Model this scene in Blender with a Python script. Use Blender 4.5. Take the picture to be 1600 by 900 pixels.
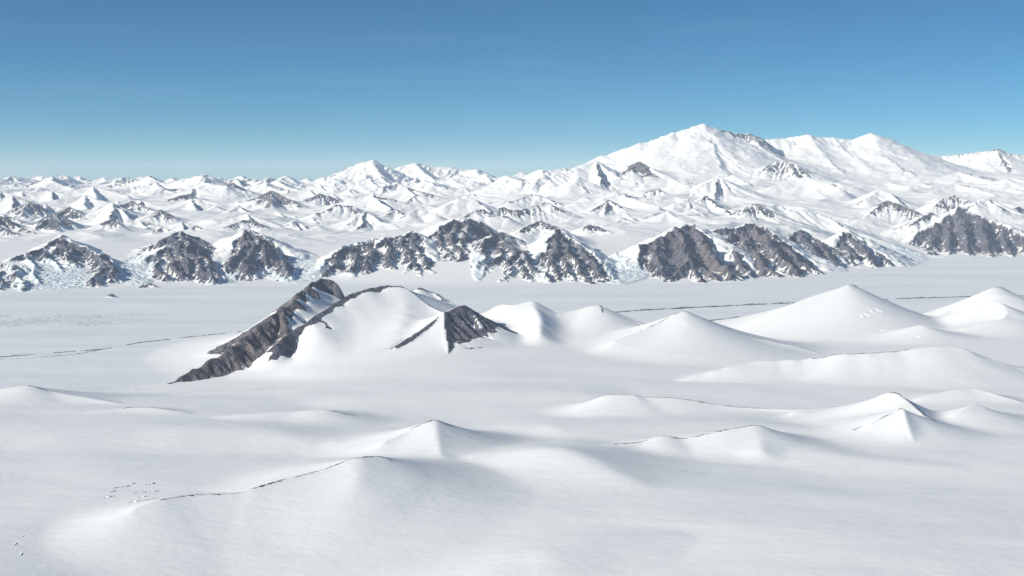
import bpy, math, random
import numpy as np

for o in list(bpy.data.objects):
    bpy.data.objects.remove(o, do_unlink=True)
SC = bpy.context.scene
COL = SC.collection

# ------------------------------------------------------------------ camera
F = 1931.0                      # focal length in photo pixels (1600 wide)
HOR = 284.0                     # photo row of the level horizon
CAMZ = 1800.0
TH = math.atan((450 - HOR) / F)
cam = bpy.data.cameras.new('camera')
cam.sensor_width = 36.0
cam.lens = 36.0 * F / 1600.0
cam.clip_start = 5.0
cam.clip_end = 600000.0
camo = bpy.data.objects.new('camera', cam)
COL.objects.link(camo)
camo.location = (0, 0, CAMZ)
camo.rotation_euler = (math.pi / 2 - TH, 0, 0)
SC.camera = camo

# ------------------------------------------------------------------ light
SUN_EL = math.radians(25.0)
SUN_AZ = math.radians(-114.0)   # measured from the view direction (+Y), negative = to the left
sdir = (math.sin(SUN_AZ) * math.cos(SUN_EL), math.cos(SUN_AZ) * math.cos(SUN_EL), math.sin(SUN_EL))
W = bpy.data.worlds.new('World')
SC.world = W
W.use_nodes = True
nt = W.node_tree
for n in list(nt.nodes):
    nt.nodes.remove(n)
out = nt.nodes.new('ShaderNodeOutputWorld')
bg = nt.nodes.new('ShaderNodeBackground')
sky = nt.nodes.new('ShaderNodeTexSky')
sky.sky_type = 'NISHITA'
sky.sun_disc = False
sky.sun_elevation = SUN_EL
sky.sun_rotation = SUN_AZ
sky.altitude = 2300.0
sky.air_density = 1.0
sky.dust_density = 3.0
sky.ozone_density = 2.0
bg.inputs['Strength'].default_value = 0.082
tc = nt.nodes.new('ShaderNodeTexCoord'); mp = nt.nodes.new('ShaderNodeMapping')
mp.inputs['Scale'].default_value = (1, 1, 1.8)
nt.links.new(tc.outputs['Generated'], mp.inputs['Vector']); nt.links.new(mp.outputs[0], sky.inputs['Vector'])
tintn = nt.nodes.new('ShaderNodeMix'); tintn.data_type = 'RGBA'; tintn.blend_type = 'MULTIPLY'
tintn.inputs[0].default_value = 1.0; tintn.inputs[7].default_value = (.25, .84, 1.08, 1)
nt.links.new(sky.outputs[0], tintn.inputs[6]); 
cm = nt.nodes.new('ShaderNodeMapping'); cm.inputs['Scale'].default_value = (2.2, 2.2, 46); cm.inputs['Rotation'].default_value = (0, .012, 0)
nt.links.new(tc.outputs['Generated'], cm.inputs['Vector'])
cnz = nt.nodes.new('ShaderNodeTexNoise'); cnz.inputs['Scale'].default_value = 1.6; cnz.inputs['Detail'].default_value = 5; cnz.inputs['Roughness'].default_value = .62
nt.links.new(cm.outputs[0], cnz.inputs['Vector'])
cr_ = nt.nodes.new('ShaderNodeMapRange'); cr_.inputs[1].default_value = .56; cr_.inputs[2].default_value = .78; cr_.inputs[3].default_value = 0; cr_.inputs[4].default_value = .05
nt.links.new(cnz.outputs['Fac'], cr_.inputs[0])
cmix = nt.nodes.new('ShaderNodeMix'); cmix.data_type = 'RGBA'; cmix.inputs[7].default_value = (7.0, 7.6, 8.2, 1)
nt.links.new(cr_.outputs[0], cmix.inputs[0]); nt.links.new(tintn.outputs[2], cmix.inputs[6]); nt.links.new(cmix.outputs[2], bg.inputs['Color'])
nt.links.new(bg.outputs[0], out.inputs['Surface'])

sl = bpy.data.lights.new('sun', 'SUN')
sl.energy = 4.9
sl.angle = math.radians(0.5)
sl.color = (1.0, 0.955, 0.87)
so = bpy.data.objects.new('sun', sl)
COL.objects.link(so)
from mathutils import Vector
so.rotation_euler = Vector((-sdir[0], -sdir[1], -sdir[2])).to_track_quat('-Z', 'Y').to_euler()

SC.view_settings.view_transform = 'Standard'
SC.view_settings.look = 'None'
SC.view_settings.gamma = 1.0
SC.view_settings.exposure = 0.15
SC.view_settings.use_curve_mapping = False
SC.cycles.volume_bounces = 1
SC.cycles.max_bounces = 4
SC.cycles.diffuse_bounces = 1

# ------------------------------------------------------------------ pixel -> place
ct, st = math.cos(TH), math.sin(TH)
def at(px, py, ykm):
    """point seen at photo pixel (px, py), ykm kilometres ahead"""
    dy = F * ct + (450 - py) * st
    dz = -F * st + (450 - py) * ct
    k = ykm * 1000.0 / dy
    return np.array([(px - 800) * k, ykm * 1000.0, CAMZ + dz * k])
def on_level(px, py, z):
    dy = F * ct + (450 - py) * st
    dz = -F * st + (450 - py) * ct
    k = (z - CAMZ) / dz
    return np.array([(px - 800) * k, dy * k, z])

# ------------------------------------------------------------------ noise
def _hash(ix, iy, seed):
    h = (ix * 374761393 + iy * 668265263 + seed * 974634777) & 0xFFFFFFFF
    h = ((h ^ (h >> 13)) * 1274126177) & 0xFFFFFFFF
    return (h ^ (h >> 16)) & 0xFFFFFFFF
_ang = np.arange(256) * (2 * np.pi / 256)
_GX, _GY = np.cos(_ang).astype(np.float32), np.sin(_ang).astype(np.float32)
def perlin(x, y, seed=0):
    x = np.asarray(x, dtype=np.float32); y = np.asarray(y, dtype=np.float32)
    fx0 = np.floor(x); fy0 = np.floor(y)
    ix = fx0.astype(np.int64); iy = fy0.astype(np.int64)
    fx = x - fx0; fy = y - fy0
    u = fx * fx * fx * (fx * (fx * 6 - 15) + 10)
    v = fy * fy * fy * (fy * (fy * 6 - 15) + 10)
    def g(dx, dy):
        h = _hash(ix + dx, iy + dy, seed) & 255
        return _GX[h] * (fx - dx) + _GY[h] * (fy - dy)
    a = g(0, 0); b = g(1, 0); c = g(0, 1); d = g(1, 1)
    return ((a + (b - a) * u) * (1 - v) + (c + (d - c) * u) * v) * 1.5
def fbm(x, y, octv, seed=0, gain=0.5):
    s = 0; a = 1.0
    for k in range(octv):
        s = s + a * perlin(x * 2 ** k, y * 2 ** k, seed + 31 * k)
        a *= gain
    return s
def ridged(x, y, octv, seed=0, gain=0.5):
    s = 0; a = 1.0
    for k in range(octv):
        s = s + a * (1 - 2 * np.abs(perlin(x * 2 ** k, y * 2 ** k, seed + 17 * k)))
        a *= gain
    return s
def sstep(a, b, x):
    t = np.clip((x - a) / (b - a), 0, 1)
    return t * t * (3 - 2 * t)

# ------------------------------------------------------------------ terrain sheet: points
SEAM = 16600.0
def rows(y, yend, stepf):
    L = [y]
    while y < yend - 1:
        y = min(y + stepf(y), yend)
        if yend - y < 12: y = yend
        L.append(y)
    return np.array(L)
class Band: pass
def make_band(nc, yr):
    b = Band()
    b.NC = nc; b.px = np.linspace(-150, 1750, nc); b.U = (b.px - 800) / F
    b.YR = yr; b.NR = len(yr)
    b.Y = np.repeat(yr[:, None], nc, 1).astype(np.float32)
    b.X = (yr[:, None] * b.U[None, :]).astype(np.float32)
    b.P = np.repeat(b.px[None, :], b.NR, 0).astype(np.float32)
    return b
NEAR = make_band(660, rows(3200.0, SEAM, lambda y: 15 if y < 9000 else 19 if y < 14800 else 40))
FAR = make_band(1080, rows(SEAM, 112000.0, lambda y: 130 if y < 18800 else 23 if y < 29600 else 52 if y < 48000 else 52 + (y - 48000) * .008))
BANDS = (NEAR, FAR)
print('grid', [(b.NR, b.NC) for b in BANDS], sum(b.NR * b.NC * 2 for b in BANDS))

# ------------------------------------------------------------------ base relief (thin plate through known levels)
SH_X = [-300, 0, 450, 800, 1100, 1280, 1390, 1450, 1600, 1900]
SH_Y = [19.9, 20.2, 22.0, 21.3, 22.4, 25.2, 28.2, 30.2, 30.9, 31.2]
def shore(px): return np.interp(px, SH_X, SH_Y)
ctrl = []
allx = [-300, 0, 300, 600, 900, 1200, 1500, 1900]
def row_c(y, xs, zs):
    for x, z in zip(xs, zs): ctrl.append((x, y, z))
def flat(y, z): row_c(y, allx, [z] * 8)
flat(3.0, 430)
row_c(3.8, allx, [330, 310, 255, 250, 290, 330, 345, 345])
row_c(4.4, allx, [322, 295, 226, 222, 275, 318, 330, 330])
row_c(4.8, allx, [320, 300, 238, 236, 280, 312, 322, 322])
row_c(5.2, allx, [318, 306, 268, 268, 290, 305, 314, 314])
row_c(5.6, allx, [314, 308, 300, 302, 302, 300, 304, 305])
row_c(6.2, allx, [300, 292, 302, 318, 312, 288, 285, 285])
row_c(7.0, allx, [290, 285, 276, 272, 275, 268, 270, 275])
row_c(8.3, allx, [240, 240, 240, 225, 232, 238, 245, 255])
row_c(9.6, [-300, 50, 250, 450, 650, 900, 1200, 1500, 1900], [110, 110, 120, 160, 195, 195, 200, 205, 215])
row_c(10.6, [-300, 50, 240], [-40, -40, -60])
row_c(10.95, [290, 340], [-80, -80])
row_c(11.5, [360, 410], [-90, -60])
row_c(11.2, [-300, 0, 300, 450, 600, 700, 900, 1100, 1400, 1900], [-60, -60, -30, 70, 180, 205, 190, 160, 180, 200])
row_c(12.5, [-300, 0, 300, 480, 700, 900, 1100, 1400, 1900], [-70, -70, -60, 10, 200, 200, 130, 140, 170])
row_c(13.8, [-300, 0, 300, 480, 700, 900, 1100, 1250, 1400, 1600, 1900], [-70, -70, -70, -40, 60, 60, 10, 40, 90, 120, 140])
flat(15.6, -60); flat(17.2, -70); flat(19.0, -80)
for x in [-300, -100, 100, 300, 450, 600, 750, 900, 1050, 1200, 1300, 1400, 1500, 1650, 1900]:
    s = shore(x)
    ctrl.append((x, s - 1.4, -70)); ctrl.append((x, s - 0.1, -8)); ctrl.append((x, s + 1.3, 190))
    ctrl.append((x, s + 2.8, 430))
row_c(26.5, [-300, 0, 300, 600, 800, 950, 1120], [520, 500, 520, 490, 560, 560, 620])
row_c(29.0, [-300, 0, 300, 600, 900, 1150], [600, 590, 640, 600, 740, 760])
row_c(32.5, [1290, 1380, 1500, 1620, 1900], [640, 600, 800, 860, 880])
row_c(35.0, [-300, 0, 300, 600, 900, 1150, 1400, 1600, 1900], [900, 900, 960, 900, 1090, 1150, 950, 1060, 1060])
row_c(42.0, [-300, 0, 300, 600, 750, 900, 1100, 1300, 1500, 1900], [1200, 1200, 1200, 1230, 1330, 1600, 1850, 1750, 1650, 1650])
row_c(50.0, [-300, 0, 300, 600, 800, 1000, 1200, 1500, 1900], [1390, 1390, 1380, 1380, 1480, 1900, 2150, 2150, 2100])
row_c(70.0, allx, [1560, 1560, 1560, 1580, 1600, 1650, 1700, 1700])
row_c(112.0, allx, [1640] * 8)
ctrl = np.array(ctrl)
def feat(px, ykm):
    return np.asarray(px) / 330.0, np.log(np.asarray(ykm)) * 6.0
cu, cv = feat(ctrl[:, 0], ctrl[:, 1])
def tps(r2):
    return 0.5 * r2 * np.log(r2 + 1e-9)
n = len(ctrl)
Kmat = tps((cu[:, None] - cu[None]) ** 2 + (cv[:, None] - cv[None]) ** 2) + np.eye(n) * 0.02
Pm = np.stack([np.ones(n), cu, cv], 1)
A = np.block([[Kmat, Pm], [Pm.T, np.zeros((3, 3))]])
wts = np.linalg.solve(A, np.concatenate([ctrl[:, 2], np.zeros(3)]))
for b in BANDS:
    # evaluated on a coarse net, then interpolated
    cj = np.unique(np.concatenate([np.arange(0, b.NR, 6), [b.NR - 1]])); ci = np.unique(np.concatenate([np.arange(0, b.NC, 8), [b.NC - 1]]))
    eu, ev = feat(b.px[ci][None, :] + 0 * b.YR[cj][:, None], b.YR[cj][:, None] / 1000.0 + 0 * b.px[ci][None, :])
    Bc = wts[n] + wts[n + 1] * eu + wts[n + 2] * ev
    for k in range(n):
        Bc += wts[k] * tps((eu - cu[k]) ** 2 + (ev - cv[k]) ** 2)
    tmp = np.stack([np.interp(np.arange(b.NR), cj, Bc[:, k]) for k in range(len(ci))], 1)
    base = np.stack([np.interp(np.arange(b.NC), ci, tmp[j]) for j in range(b.NR)], 0).astype(np.float32)
    # broad relief of the snow sheets
    b.near = 1 - sstep(9500, 12500, b.Y)
    far = sstep(24000, 30000, b.Y)
    base += b.near * (17 * fbm(b.X / 2100, b.Y / 1100, 2, 3) + 4.5 * fbm(b.X / 900 + .3 * b.Y / 900, b.Y / 600, 2, 6) + 1.2 * fbm(b.X / 300, b.Y / 220, 2, 4))
    if b is FAR:
        base += far * (70 * fbm(b.X / 3200, b.Y / 3200, 4, 5) + 85 * (ridged(b.X / 2300 + .25 * fbm(b.X / 2500, b.Y / 2500, 2, 8), b.Y / 3000, 4, 9, .42) - 0.3))
    # the glacier: a level surface the land rises out of
    gl = (2.0 * fbm(b.X / 900, b.Y / 2500, 3, 12)).astype(np.float32)
    kk = 45.0
    hh = np.clip(kk - np.abs(base - gl), 0, None) / kk
    b.glacier = (base < gl + 6) & (b.Y > 9800) & (b.Y < 33000)
    b.base = np.where((b.Y > 9800) & (b.Y < 33000), np.maximum(base, gl) + hh * hh * kk / 4, base)
    b.C = np.zeros((b.NR, b.NC), np.float32)           # height above base
    b.OWN = np.full((b.NR, b.NC), -1, np.int32)
    b.ROCK = np.zeros((b.NR, b.NC), np.float32)        # how much bare rock this flank can hold
    b.TA = np.zeros((b.NR, b.NC), np.float32); b.DA = np.zeros((b.NR, b.NC), np.float32)   # along and down each flank
    b.ICE = np.zeros((b.NR, b.NC), np.float32)
    b.CREV = np.zeros((b.NR, b.NC), np.float32)
    b.w1x = fbm(b.X / 700, b.Y / 700, 3, 41).astype(np.float32); b.w1y = fbm(b.X / 700, b.Y / 700, 3, 57).astype(np.float32)
    b.w2x = fbm(b.X / 170, b.Y / 170, 2, 71).astype(np.float32); b.w2y = fbm(b.X / 170, b.Y / 170, 2, 87).astype(np.float32)
    b.n_rock = fbm(b.X / 260, b.Y / 260, 4, 101).astype(np.float32)

# ------------------------------------------------------------------ mountains as ridges
GROUPS = []                                  # one entry for each mountain or hill
def ridge(gid, pts, **kw):
    for b in BANDS: ridge_on(b, gid, pts, **kw)
def ridge_on(B, gid, pts, sL=.6, sR=.6, p=1.6, rL=0., rR=0., dL=1e9, dR=1e9, ru=3., k=20., rnd=6., warp=35., warp2=0., rib=0., lam=150., zn=0.02):
    """pts: world points of a crest line; sL / sR: steepness left / right of its direction"""
    YR, NR, U, NC, base = B.YR, B.NR, B.U, B.NC, B.base
    if max(q[1] for q in pts) < YR[0] - 9000 or min(q[1] for q in pts) > YR[-1] + 9000: return
    pts = [np.asarray(q, float) for q in pts]
    Amax = max(q[2] for q in pts)
    ymin = min(q[1] for q in pts); ymax = max(q[1] for q in pts)
    j0 = np.searchsorted(YR, ymin); j1 = np.searchsorted(YR, ymax)
    pu = [q[0] / q[1] for q in pts]
    i0 = max(int(np.searchsorted(U, min(pu))) - 1, 0); i1 = min(int(np.searchsorted(U, max(pu))) + 1, NC - 1)
    jj0, jj1 = max(min(j0, NR - 1) - 1, 0), min(j1 + 1, NR - 1)
    bmin = float(base[jj0:jj1 + 1, min(i0, NC - 2):max(i1, 1) + 1].min())
    R = max(1.15 * p * max(Amax - min(bmin, Amax - 30) + 120, 30) / min(sL, sR), 200)
    R = min(R, 9000) + warp * 2
    j0 = int(np.searchsorted(YR, ymin - R)); j1 = int(np.searchsorted(YR, ymax + R))
    yy = max(ymin - R, 3000)
    i0 = int(np.searchsorted(U, min(pu) - R / yy)); i1 = int(np.searchsorted(U, max(pu) + R / yy))
    if j1 <= j0 or i1 <= i0: return
    S = (slice(j0, j1), slice(i0, i1))
    X = B.X[S] + warp * B.w1x[S] + warp2 * B.w2x[S]; Y = B.Y[S] + warp * B.w1y[S] + warp2 * B.w2y[S]
    b = base[S]
    best = np.zeros_like(b); brk = np.zeros_like(b); bta = np.zeros_like(b); bda = np.zeros_like(b)
    arc = 0.0
    for a, q in zip(pts[:-1], pts[1:]):
        dx, dy = q[0] - a[0], q[1] - a[1]
        L2 = dx * dx + dy * dy + 1e-6; L = math.sqrt(L2)
        t = np.clip(((X - a[0]) * dx + (Y - a[1]) * dy) / L2, 0, 1)
        ex = X - a[0] - t * dx; ey = Y - a[1] - t * dy
        d = np.sqrt(ex * ex + ey * ey)
        crs = (dx * ey - dy * ex) / L
        left = crs > 0
        qs = sstep(-1, 1, crs / (d + 1.0))
        s = sR + (sL - sR) * qs
        z = a[2] + (q[2] - a[2]) * t
        if zn: z = z + zn * (Amax - bmin) * perlin((arc + t * L) / 130.0, 0 * t + gid * 3.7, 7)
        Ah = np.maximum(z - b, 0.0)
        dd = np.sqrt(d * d + rnd * rnd) - rnd
        w = p * Ah / s + 1e-3
        u = np.clip(dd / w, 0, 1)
        c = Ah * (1 - u) ** p
        snowy = 0
        tt = arc + ((X - a[0]) * dx + (Y - a[1]) * dy) / L
        if rib:
            along = (tt + 0.25 * dd) / lam + gid * 5.3 + np.where(left, 11.0, 0.0)
            rb = ridged(along, dd / (lam * 5), 3, 23, .62)
            env = np.clip(u * 5, 0, 1) * np.clip((1 - u) * 4, 0, 1)
            c = c + rib * env * (rb - 0.35) * np.minimum(Ah, 900) / 900
            c = np.where(u < 1, np.maximum(c, 0), 0)
            snowy = np.clip(0.15 - rb, 0, 1) * 0.9
        rv = np.where(left, rL, rR); lim = np.where(left, dL, dR)
        lim = lim * (1 + 0.55 * B.n_rock[S])
        r = rv * (1 - sstep(0.8, 1.1, d / lim)) * (1 - sstep(ru * .6, ru * 1.3, u)) - snowy * (rv > 0)
        m = c > best
        best = np.where(m, c, best); brk = np.where(m, r, brk)
        bta = np.where(m, tt + np.where(left, 777., 0.), bta); bda = np.where(m, dd, bda)
        arc += L
    old = B.C[S]
    lo = np.minimum(old, best)
    ke = np.minimum(k, lo * 1.5) + 1e-4
    hq = np.clip(ke - np.abs(old - best), 0, None) / ke
    new = np.maximum(old, best) + hq * hq * ke / 4
    m = best > old
    B.OWN[S] = np.where(m & (best > 1.0), gid, B.OWN[S])
    B.ROCK[S] = np.where(m, brk, B.ROCK[S])
    B.C[S] = new
    B.TA[S] = np.where(m, bta + (gid % 23) * 1300., B.TA[S]); B.DA[S] = np.where(m, bda, B.DA[S])

def group(name, cat, label, grp=None, tint=0.0):
    GROUPS.append(dict(name=name, cat=cat, label=label, grp=grp, tint=tint))
    return len(GROUPS) - 1
def P(*a): return [at(*q) for q in a]

def curve(pts, m=10):
    """a smooth line through the points"""
    q = [2 * pts[0] - pts[1]] + pts + [2 * pts[-1] - pts[-2]]
    out_ = []
    for i in range(1, len(q) - 2):
        p0, p1, p2, p3 = q[i - 1:i + 3]
        for t_ in np.arange(m) / m:
            out_.append(.5 * (2 * p1 + (p2 - p0) * t_ + (2 * p0 - 5 * p1 + 4 * p2 - p3) * t_ ** 2 + (3 * p1 - p0 - 3 * p2 + p3) * t_ ** 3))
    return out_ + [pts[-1]]
# flavours of ridge
def rock_crest(g, *a, **k):      # bare front, snow behind
    d = dict(sL=.45, sR=.95, p=1.15, rL=.0, rR=1.0, k=8, rnd=3, warp=105, warp2=30, rib=26, lam=105, zn=.05); d.update(k); ridge(g, P(*a), **d)
def rock_spur(g, *a, **k):       # bare on both flanks
    d = dict(sL=.85, sR=.85, p=1.12, rL=1.0, rR=1.0, k=6, rnd=3, warp=105, warp2=30, rib=36, lam=90, zn=.06); d['rib'] = 18; k.pop('rib', 0); d.update(k); ridge(g, P(*a), **d)
def snow(g, *a, **k):
    d = dict(sL=.5, sR=.5, p=1.8, k=25, rnd=5, warp=25, zn=.015); d.update(k); ridge(g, curve(P(*a)), **d)
def peak(g, *a, **k):            # plateau peaks, rock possible on one flank
    d = dict(sL=.55, sR=.55, p=1.5, k=20, rnd=4, warp=60, warp2=18, rib=10, lam=150, zn=.05, ru=.5); d.update(k); ridge(g, P(*a), **d)

# ---- broad swells of the near snowfield
FIELDG = group('snowfield', None, None)
for pts_, sl_ in [
    (((-140, 700, 6.9), (60, 676, 7.25), (250, 668, 7.4), (420, 676, 7.3), (560, 700, 6.95)), .15),
    (((-140, 800, 5.75), (40, 772, 5.95), (200, 750, 6.15), (360, 742, 6.3), (480, 735, 6.4)), .13),
    (((690, 720, 6.5), (780, 706, 6.6), (880, 703, 6.6)), .22),
    (((1180, 800, 5.65), (1330, 826, 5.4), (1500, 838, 5.3), (1740, 850, 5.2)), .17),
    (((1205, 690, 7.0), (1330, 716, 6.65), (1480, 728, 6.5), (1640, 735, 6.45), (1740, 742, 6.4)), .17),
    (((880, 860, 4.9), (1000, 838, 5.1), (1100, 830, 5.2)), .16),
    (((880, 668, 7.5), (1100, 660, 7.7), (1280, 672, 7.5)), .15),
    (((560, 622, 8.9), (720, 612, 9.1), (900, 612, 9.1)), .12)]:
    q_ = []
    for p_ in P(*pts_):
        q_.append(p_)
    ridge(FIELDG, curve(q_), sL=sl_, sR=sl_ * 1.1, p=1.5, k=30, rnd=170, warp=60, zn=0)

# ---- near snow hills -------------------------------------------------------
CRESTS = []                                  # thin rock edges along crests: (group, points, thickness)
g = group('snow_hill', 'hill', 'long snow hill with a thin dark rock edge along its whole crest and a hooked end')
H13 = [(215, 792, 5.35), (250, 781, 5.42), (300, 773, 5.5), (370, 770, 5.55), (400, 762, 5.6), (450, 748, 5.7), (520, 732, 5.82), (560, 720, 5.9), (595, 714, 5.96), (610, 728, 5.9), (622, 748, 5.8)]
snow(g, *H13, sL=.30, sR=.30, p=1.6, rnd=10, warp=0, zn=.0)
snow(g, (563, 720, 5.9), (561, 745, 5.72), (556, 775, 5.55), sL=.4, sR=.32, p=1.6, warp=8, rnd=45, k=60)
CRESTS.append((g, H13[1:10], 3.8))
g = group('snow_hill', 'hill', 'small pointed snow hill with a sharp nose facing the long rock edged hill')
H12 = [(600, 690, 6.72), (640, 674, 6.85), (680, 658, 6.95), (710, 672, 6.98), (745, 688, 7.0), (775, 700, 7.0)]
snow(g, *H12, sL=.42, sR=.36, p=1.9, warp=0, zn=0)
snow(g, (680, 659, 6.95), (683, 680, 6.75), (690, 712, 6.5), sL=.48, sR=.36, p=1.9, warp=8, rnd=16, k=40)
CRESTS.append((g, H12[1:4], 4.0))
g = group('snow_hill', 'hill', 'low rounded snow hill with a small dark cornice near the glacier edge')
H14 = [(-120, 622, 9.2), (-40, 614, 9.15), (0, 608, 9.1), (45, 603, 9.1), (75, 611, 9.05), (140, 622, 8.9), (240, 640, 8.6)]
snow(g, *H14, sL=.3, sR=.2, p=1.6, rnd=20, warp=0, zn=0)
CRESTS.append((g, H14[3:5], 5.0))
g = group('snow_hill', 'hill', 'flat snow rise with a broken line of rocks on its top')
H15 = [(140, 644, 8.2), (190, 638, 8.3), (230, 636, 8.3), (275, 642, 8.2), (320, 650, 8.15)]
snow(g, *H15, sL=.3, sR=.16, p=1.5, rnd=30, warp=0, zn=0)
CRESTS.append((g, H15[1:4], 3.0))
g = group('snow_hill', 'hill', 'gentle snow hill with a slim dark line down its far shoulder')
H16 = [(330, 652, 8.0), (400, 646, 8.05), (460, 643, 8.1), (512, 641, 8.1), (560, 654, 8.1), (630, 663, 8.0), (680, 672, 7.9)]
snow(g, *H16, sL=.3, sR=.17, p=1.5, rnd=40, warp=0, zn=0)
CRESTS.append((g, H16[3:5], 3.0))
g = group('snow_hill', 'hill', 'broad bright snow fold falling away below the speckled ridge')
snow(g, (790, 712, 6.5), (830, 705, 6.45), (885, 703, 6.4), (960, 738, 6.1), (1050, 772, 5.85), (1180, 800, 5.6), (1260, 825, 5.4), sL=.26, sR=.30, p=1.7, warp=0, zn=0, rnd=90)
g = group('snow_hill', 'hill', 'long low snow ridge speckled with small rocks and ending in a dark snub peak')
H11 = [(900, 708, 6.75), (960, 694, 6.9), (1000, 690, 6.95), (1035, 680, 7.0), (1070, 684, 7.0), (1130, 672, 7.05), (1175, 667, 7.1), (1195, 669, 7.1), (1217, 686, 7.05)]
snow(g, *H11, sL=.4, sR=.33, p=1.7, warp=0, zn=0)
snow(g, (1178, 668, 7.1), (1186, 685, 6.95), (1190, 705, 6.75), sL=.42, sR=.34, warp=6, rnd=35, k=50)
CRESTS.append((g, H11[1:8], 2.6))
g = group('snow_hill', 'hill', 'long low snow ridge with one small dark notch beside its blunt top')
H9 = [(890, 646, 8.2), (930, 626, 8.35), (950, 617, 8.4), (990, 617, 8.4), (1005, 620, 8.4), (1060, 622, 8.4), (1130, 633, 8.35), (1200, 638, 8.3), (1280, 641, 8.2)]
snow(g, *H9, sL=.45, sR=.36, p=1.7, warp=0, zn=0)
CRESTS.append((g, H9[2:8], 2.6))
g = group('snow_hill', 'hill', 'double crested snow peak with a deep blue shaded flank and a rock edged lower ridge')
H9b = [(1240, 643, 8.1), (1300, 641, 8.1), (1350, 628, 8.05), (1390, 613, 8.0), (1410, 620, 7.9), (1440, 645, 7.7), (1460, 661, 7.5), (1485, 682, 7.3)]
snow(g, *H9b, sL=.62, sR=.42, p=1.8, warp=0, zn=0)
H9c = [(1335, 676, 7.35), (1365, 660, 7.4), (1400, 641, 7.5), (1411, 639, 7.5), (1417, 660, 7.3), (1430, 695, 7.05)]
snow(g, *H9c, sL=.55, sR=.4, p=1.8, warp=0, zn=0)
CRESTS.append((g, H9c[0:4], 3.2)); CRESTS.append((g, H9b[3:7], 4.0))
g = group('snow_hill', 'hill', 'soft low snow swell behind the double crested snow peak')
snow(g, (1440, 622, 8.7), (1480, 611, 8.8), (1525, 607, 8.85), (1570, 620, 8.7), (1640, 640, 8.5), sL=.4, sR=.35, warp=10)
g = group('snow_hill', 'hill', 'small pale snow crest with a bright ice edge beside the double crested snow peak')
snow(g, (1470, 655, 7.75), (1500, 642, 7.8), (1525, 632, 7.9), (1550, 646, 7.8), (1610, 670, 7.6), sL=.4, sR=.35, warp=10)
g = group('snow_hill', 'hill', 'long ragged snow ridge with a broken fluted crest below the great snow cone')
H8 = [(1070, 593, 9.9), (1110, 580, 10.0), (1150, 570, 10.1), (1200, 563, 10.2), (1270, 560, 10.2), (1310, 553, 10.2), (1360, 552, 10.2), (1430, 545, 10.25), (1490, 541, 10.3), (1540, 557, 10.2), (1600, 575, 10.1), (1700, 600, 9.9)]
snow(g, *H8, sL=.45, sR=.42, p=1.7, warp=22, warp2=5, zn=.03)
CRESTS.append((g, H8[4:8], 3.0))

# ---- hills along the glacier ------------------------------------------------
g = group('snow_hill', 'hill', 'white pyramid snow hill with thin rocks down both crest lines')
H5 = [(960, 532, 11.7), (1000, 517, 11.9), (1035, 502, 12.1), (1070, 488, 12.25), (1100, 503, 12.2), (1140, 518, 12.1), (1180, 528, 12.0), (1230, 538, 11.9), (1285, 553, 11.7)]
snow(g, *H5, sL=.55, sR=.42, p=1.8, warp=0, zn=0)
snow(g, (1070, 489, 12.25), (1068, 515, 11.9), (1064, 550, 11.4), sL=.42, sR=.40, warp=20, rnd=40, k=60)
CRESTS.append((g, H5[1:8], 3.6))
g = group('snow_cone', 'hill', 'great smooth snow cone with a dark hooked tip standing above the glacier')
snow(g, (1130, 526, 13.7), (1160, 516, 13.8), (1200, 496, 14.0), (1260, 466, 14.3), (1325, 447, 14.5), (1338, 448, 14.6), (1380, 469, 14.6), (1430, 490, 14.5), (1480, 505, 14.3), sL=.5, sR=.5, p=1.6, warp=0, zn=0, rnd=10)
snow(g, (1326, 447, 14.5), (1331, 470, 14.2), (1336, 490, 13.9), sL=.55, sR=.42, p=1.6, warp=10, rnd=25, k=50)
CRESTS.append((g, [(1324, 448, 14.48), (1330, 447, 14.53), (1338, 448, 14.6)], 9.0))
g = group('snow_cone', 'hill', 'pointed snow hill with a narrow dark shoulder beside the great smooth cone')
H7 = [(1430, 508, 14.3), (1470, 492, 14.6), (1500, 476, 14.8), (1555, 447, 15.0), (1585, 459, 15.1), (1630, 472, 15.1), (1720, 500, 15.0)]
snow(g, *H7, sL=.55, sR=.5, p=1.6, warp=0, zn=0)
snow(g, (1520, 480, 14.2), (1562, 472, 14.2), (1572, 490, 13.9), (1545, 515, 13.4), sL=.45, sR=.45, warp=20)
snow(g, (1480, 520, 13.4), (1560, 500, 13.6), (1640, 505, 13.7), sL=.3, sR=.3, warp=30)
CRESTS.append((g, H7[3:5], 6.0))
g = group('snow_hill', 'hill', 'crevassed snow bump in the saddle below the great snow cone')
snow(g, (1390, 527, 12.9), (1440, 508, 13.1), (1455, 520, 12.9), sL=.3, sR=.3, warp=30)
g = group('snow_hill', 'hill', 'small snow hill with one dark rib beside its blunt summit above the glacier')
snow(g, (860, 495, 12.8), (900, 484, 12.95), (930, 477, 13.0), (945, 481, 13.0), (990, 499, 12.9), (1020, 512, 12.7), sL=.5, sR=.45, warp=0, zn=0)
snow(g, (937, 478, 13.0), (942, 492, 12.85), (948, 510, 12.6), sL=.5, sR=.4, warp=8)
CRESTS.append((g, [(937, 479, 12.99), (940, 484, 12.93), (942, 494, 12.82)], 5.0)); CRESTS.append((g, [(945, 481, 13.0), (965, 489, 12.96), (990, 499, 12.9)], 2.5))
g = group('snow_hill', 'hill', 'smooth humped snow hill with a blue shaded end joined to the dark rock cone')
for q in [((775, 478, 13.0), (788, 475, 12.95), (805, 476, 12.9), (832, 472, 12.95), (862, 486, 12.9), (885, 497, 12.8))]:
    snow(g, *q, sL=.7, sR=.62, p=1.6, warp=15)
snow(g, (834, 473, 12.95), (842, 492, 12.6), (846, 520, 12.1), sL=.7, sR=.6, p=1.7, warp=25, k=60, rnd=40)
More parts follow.
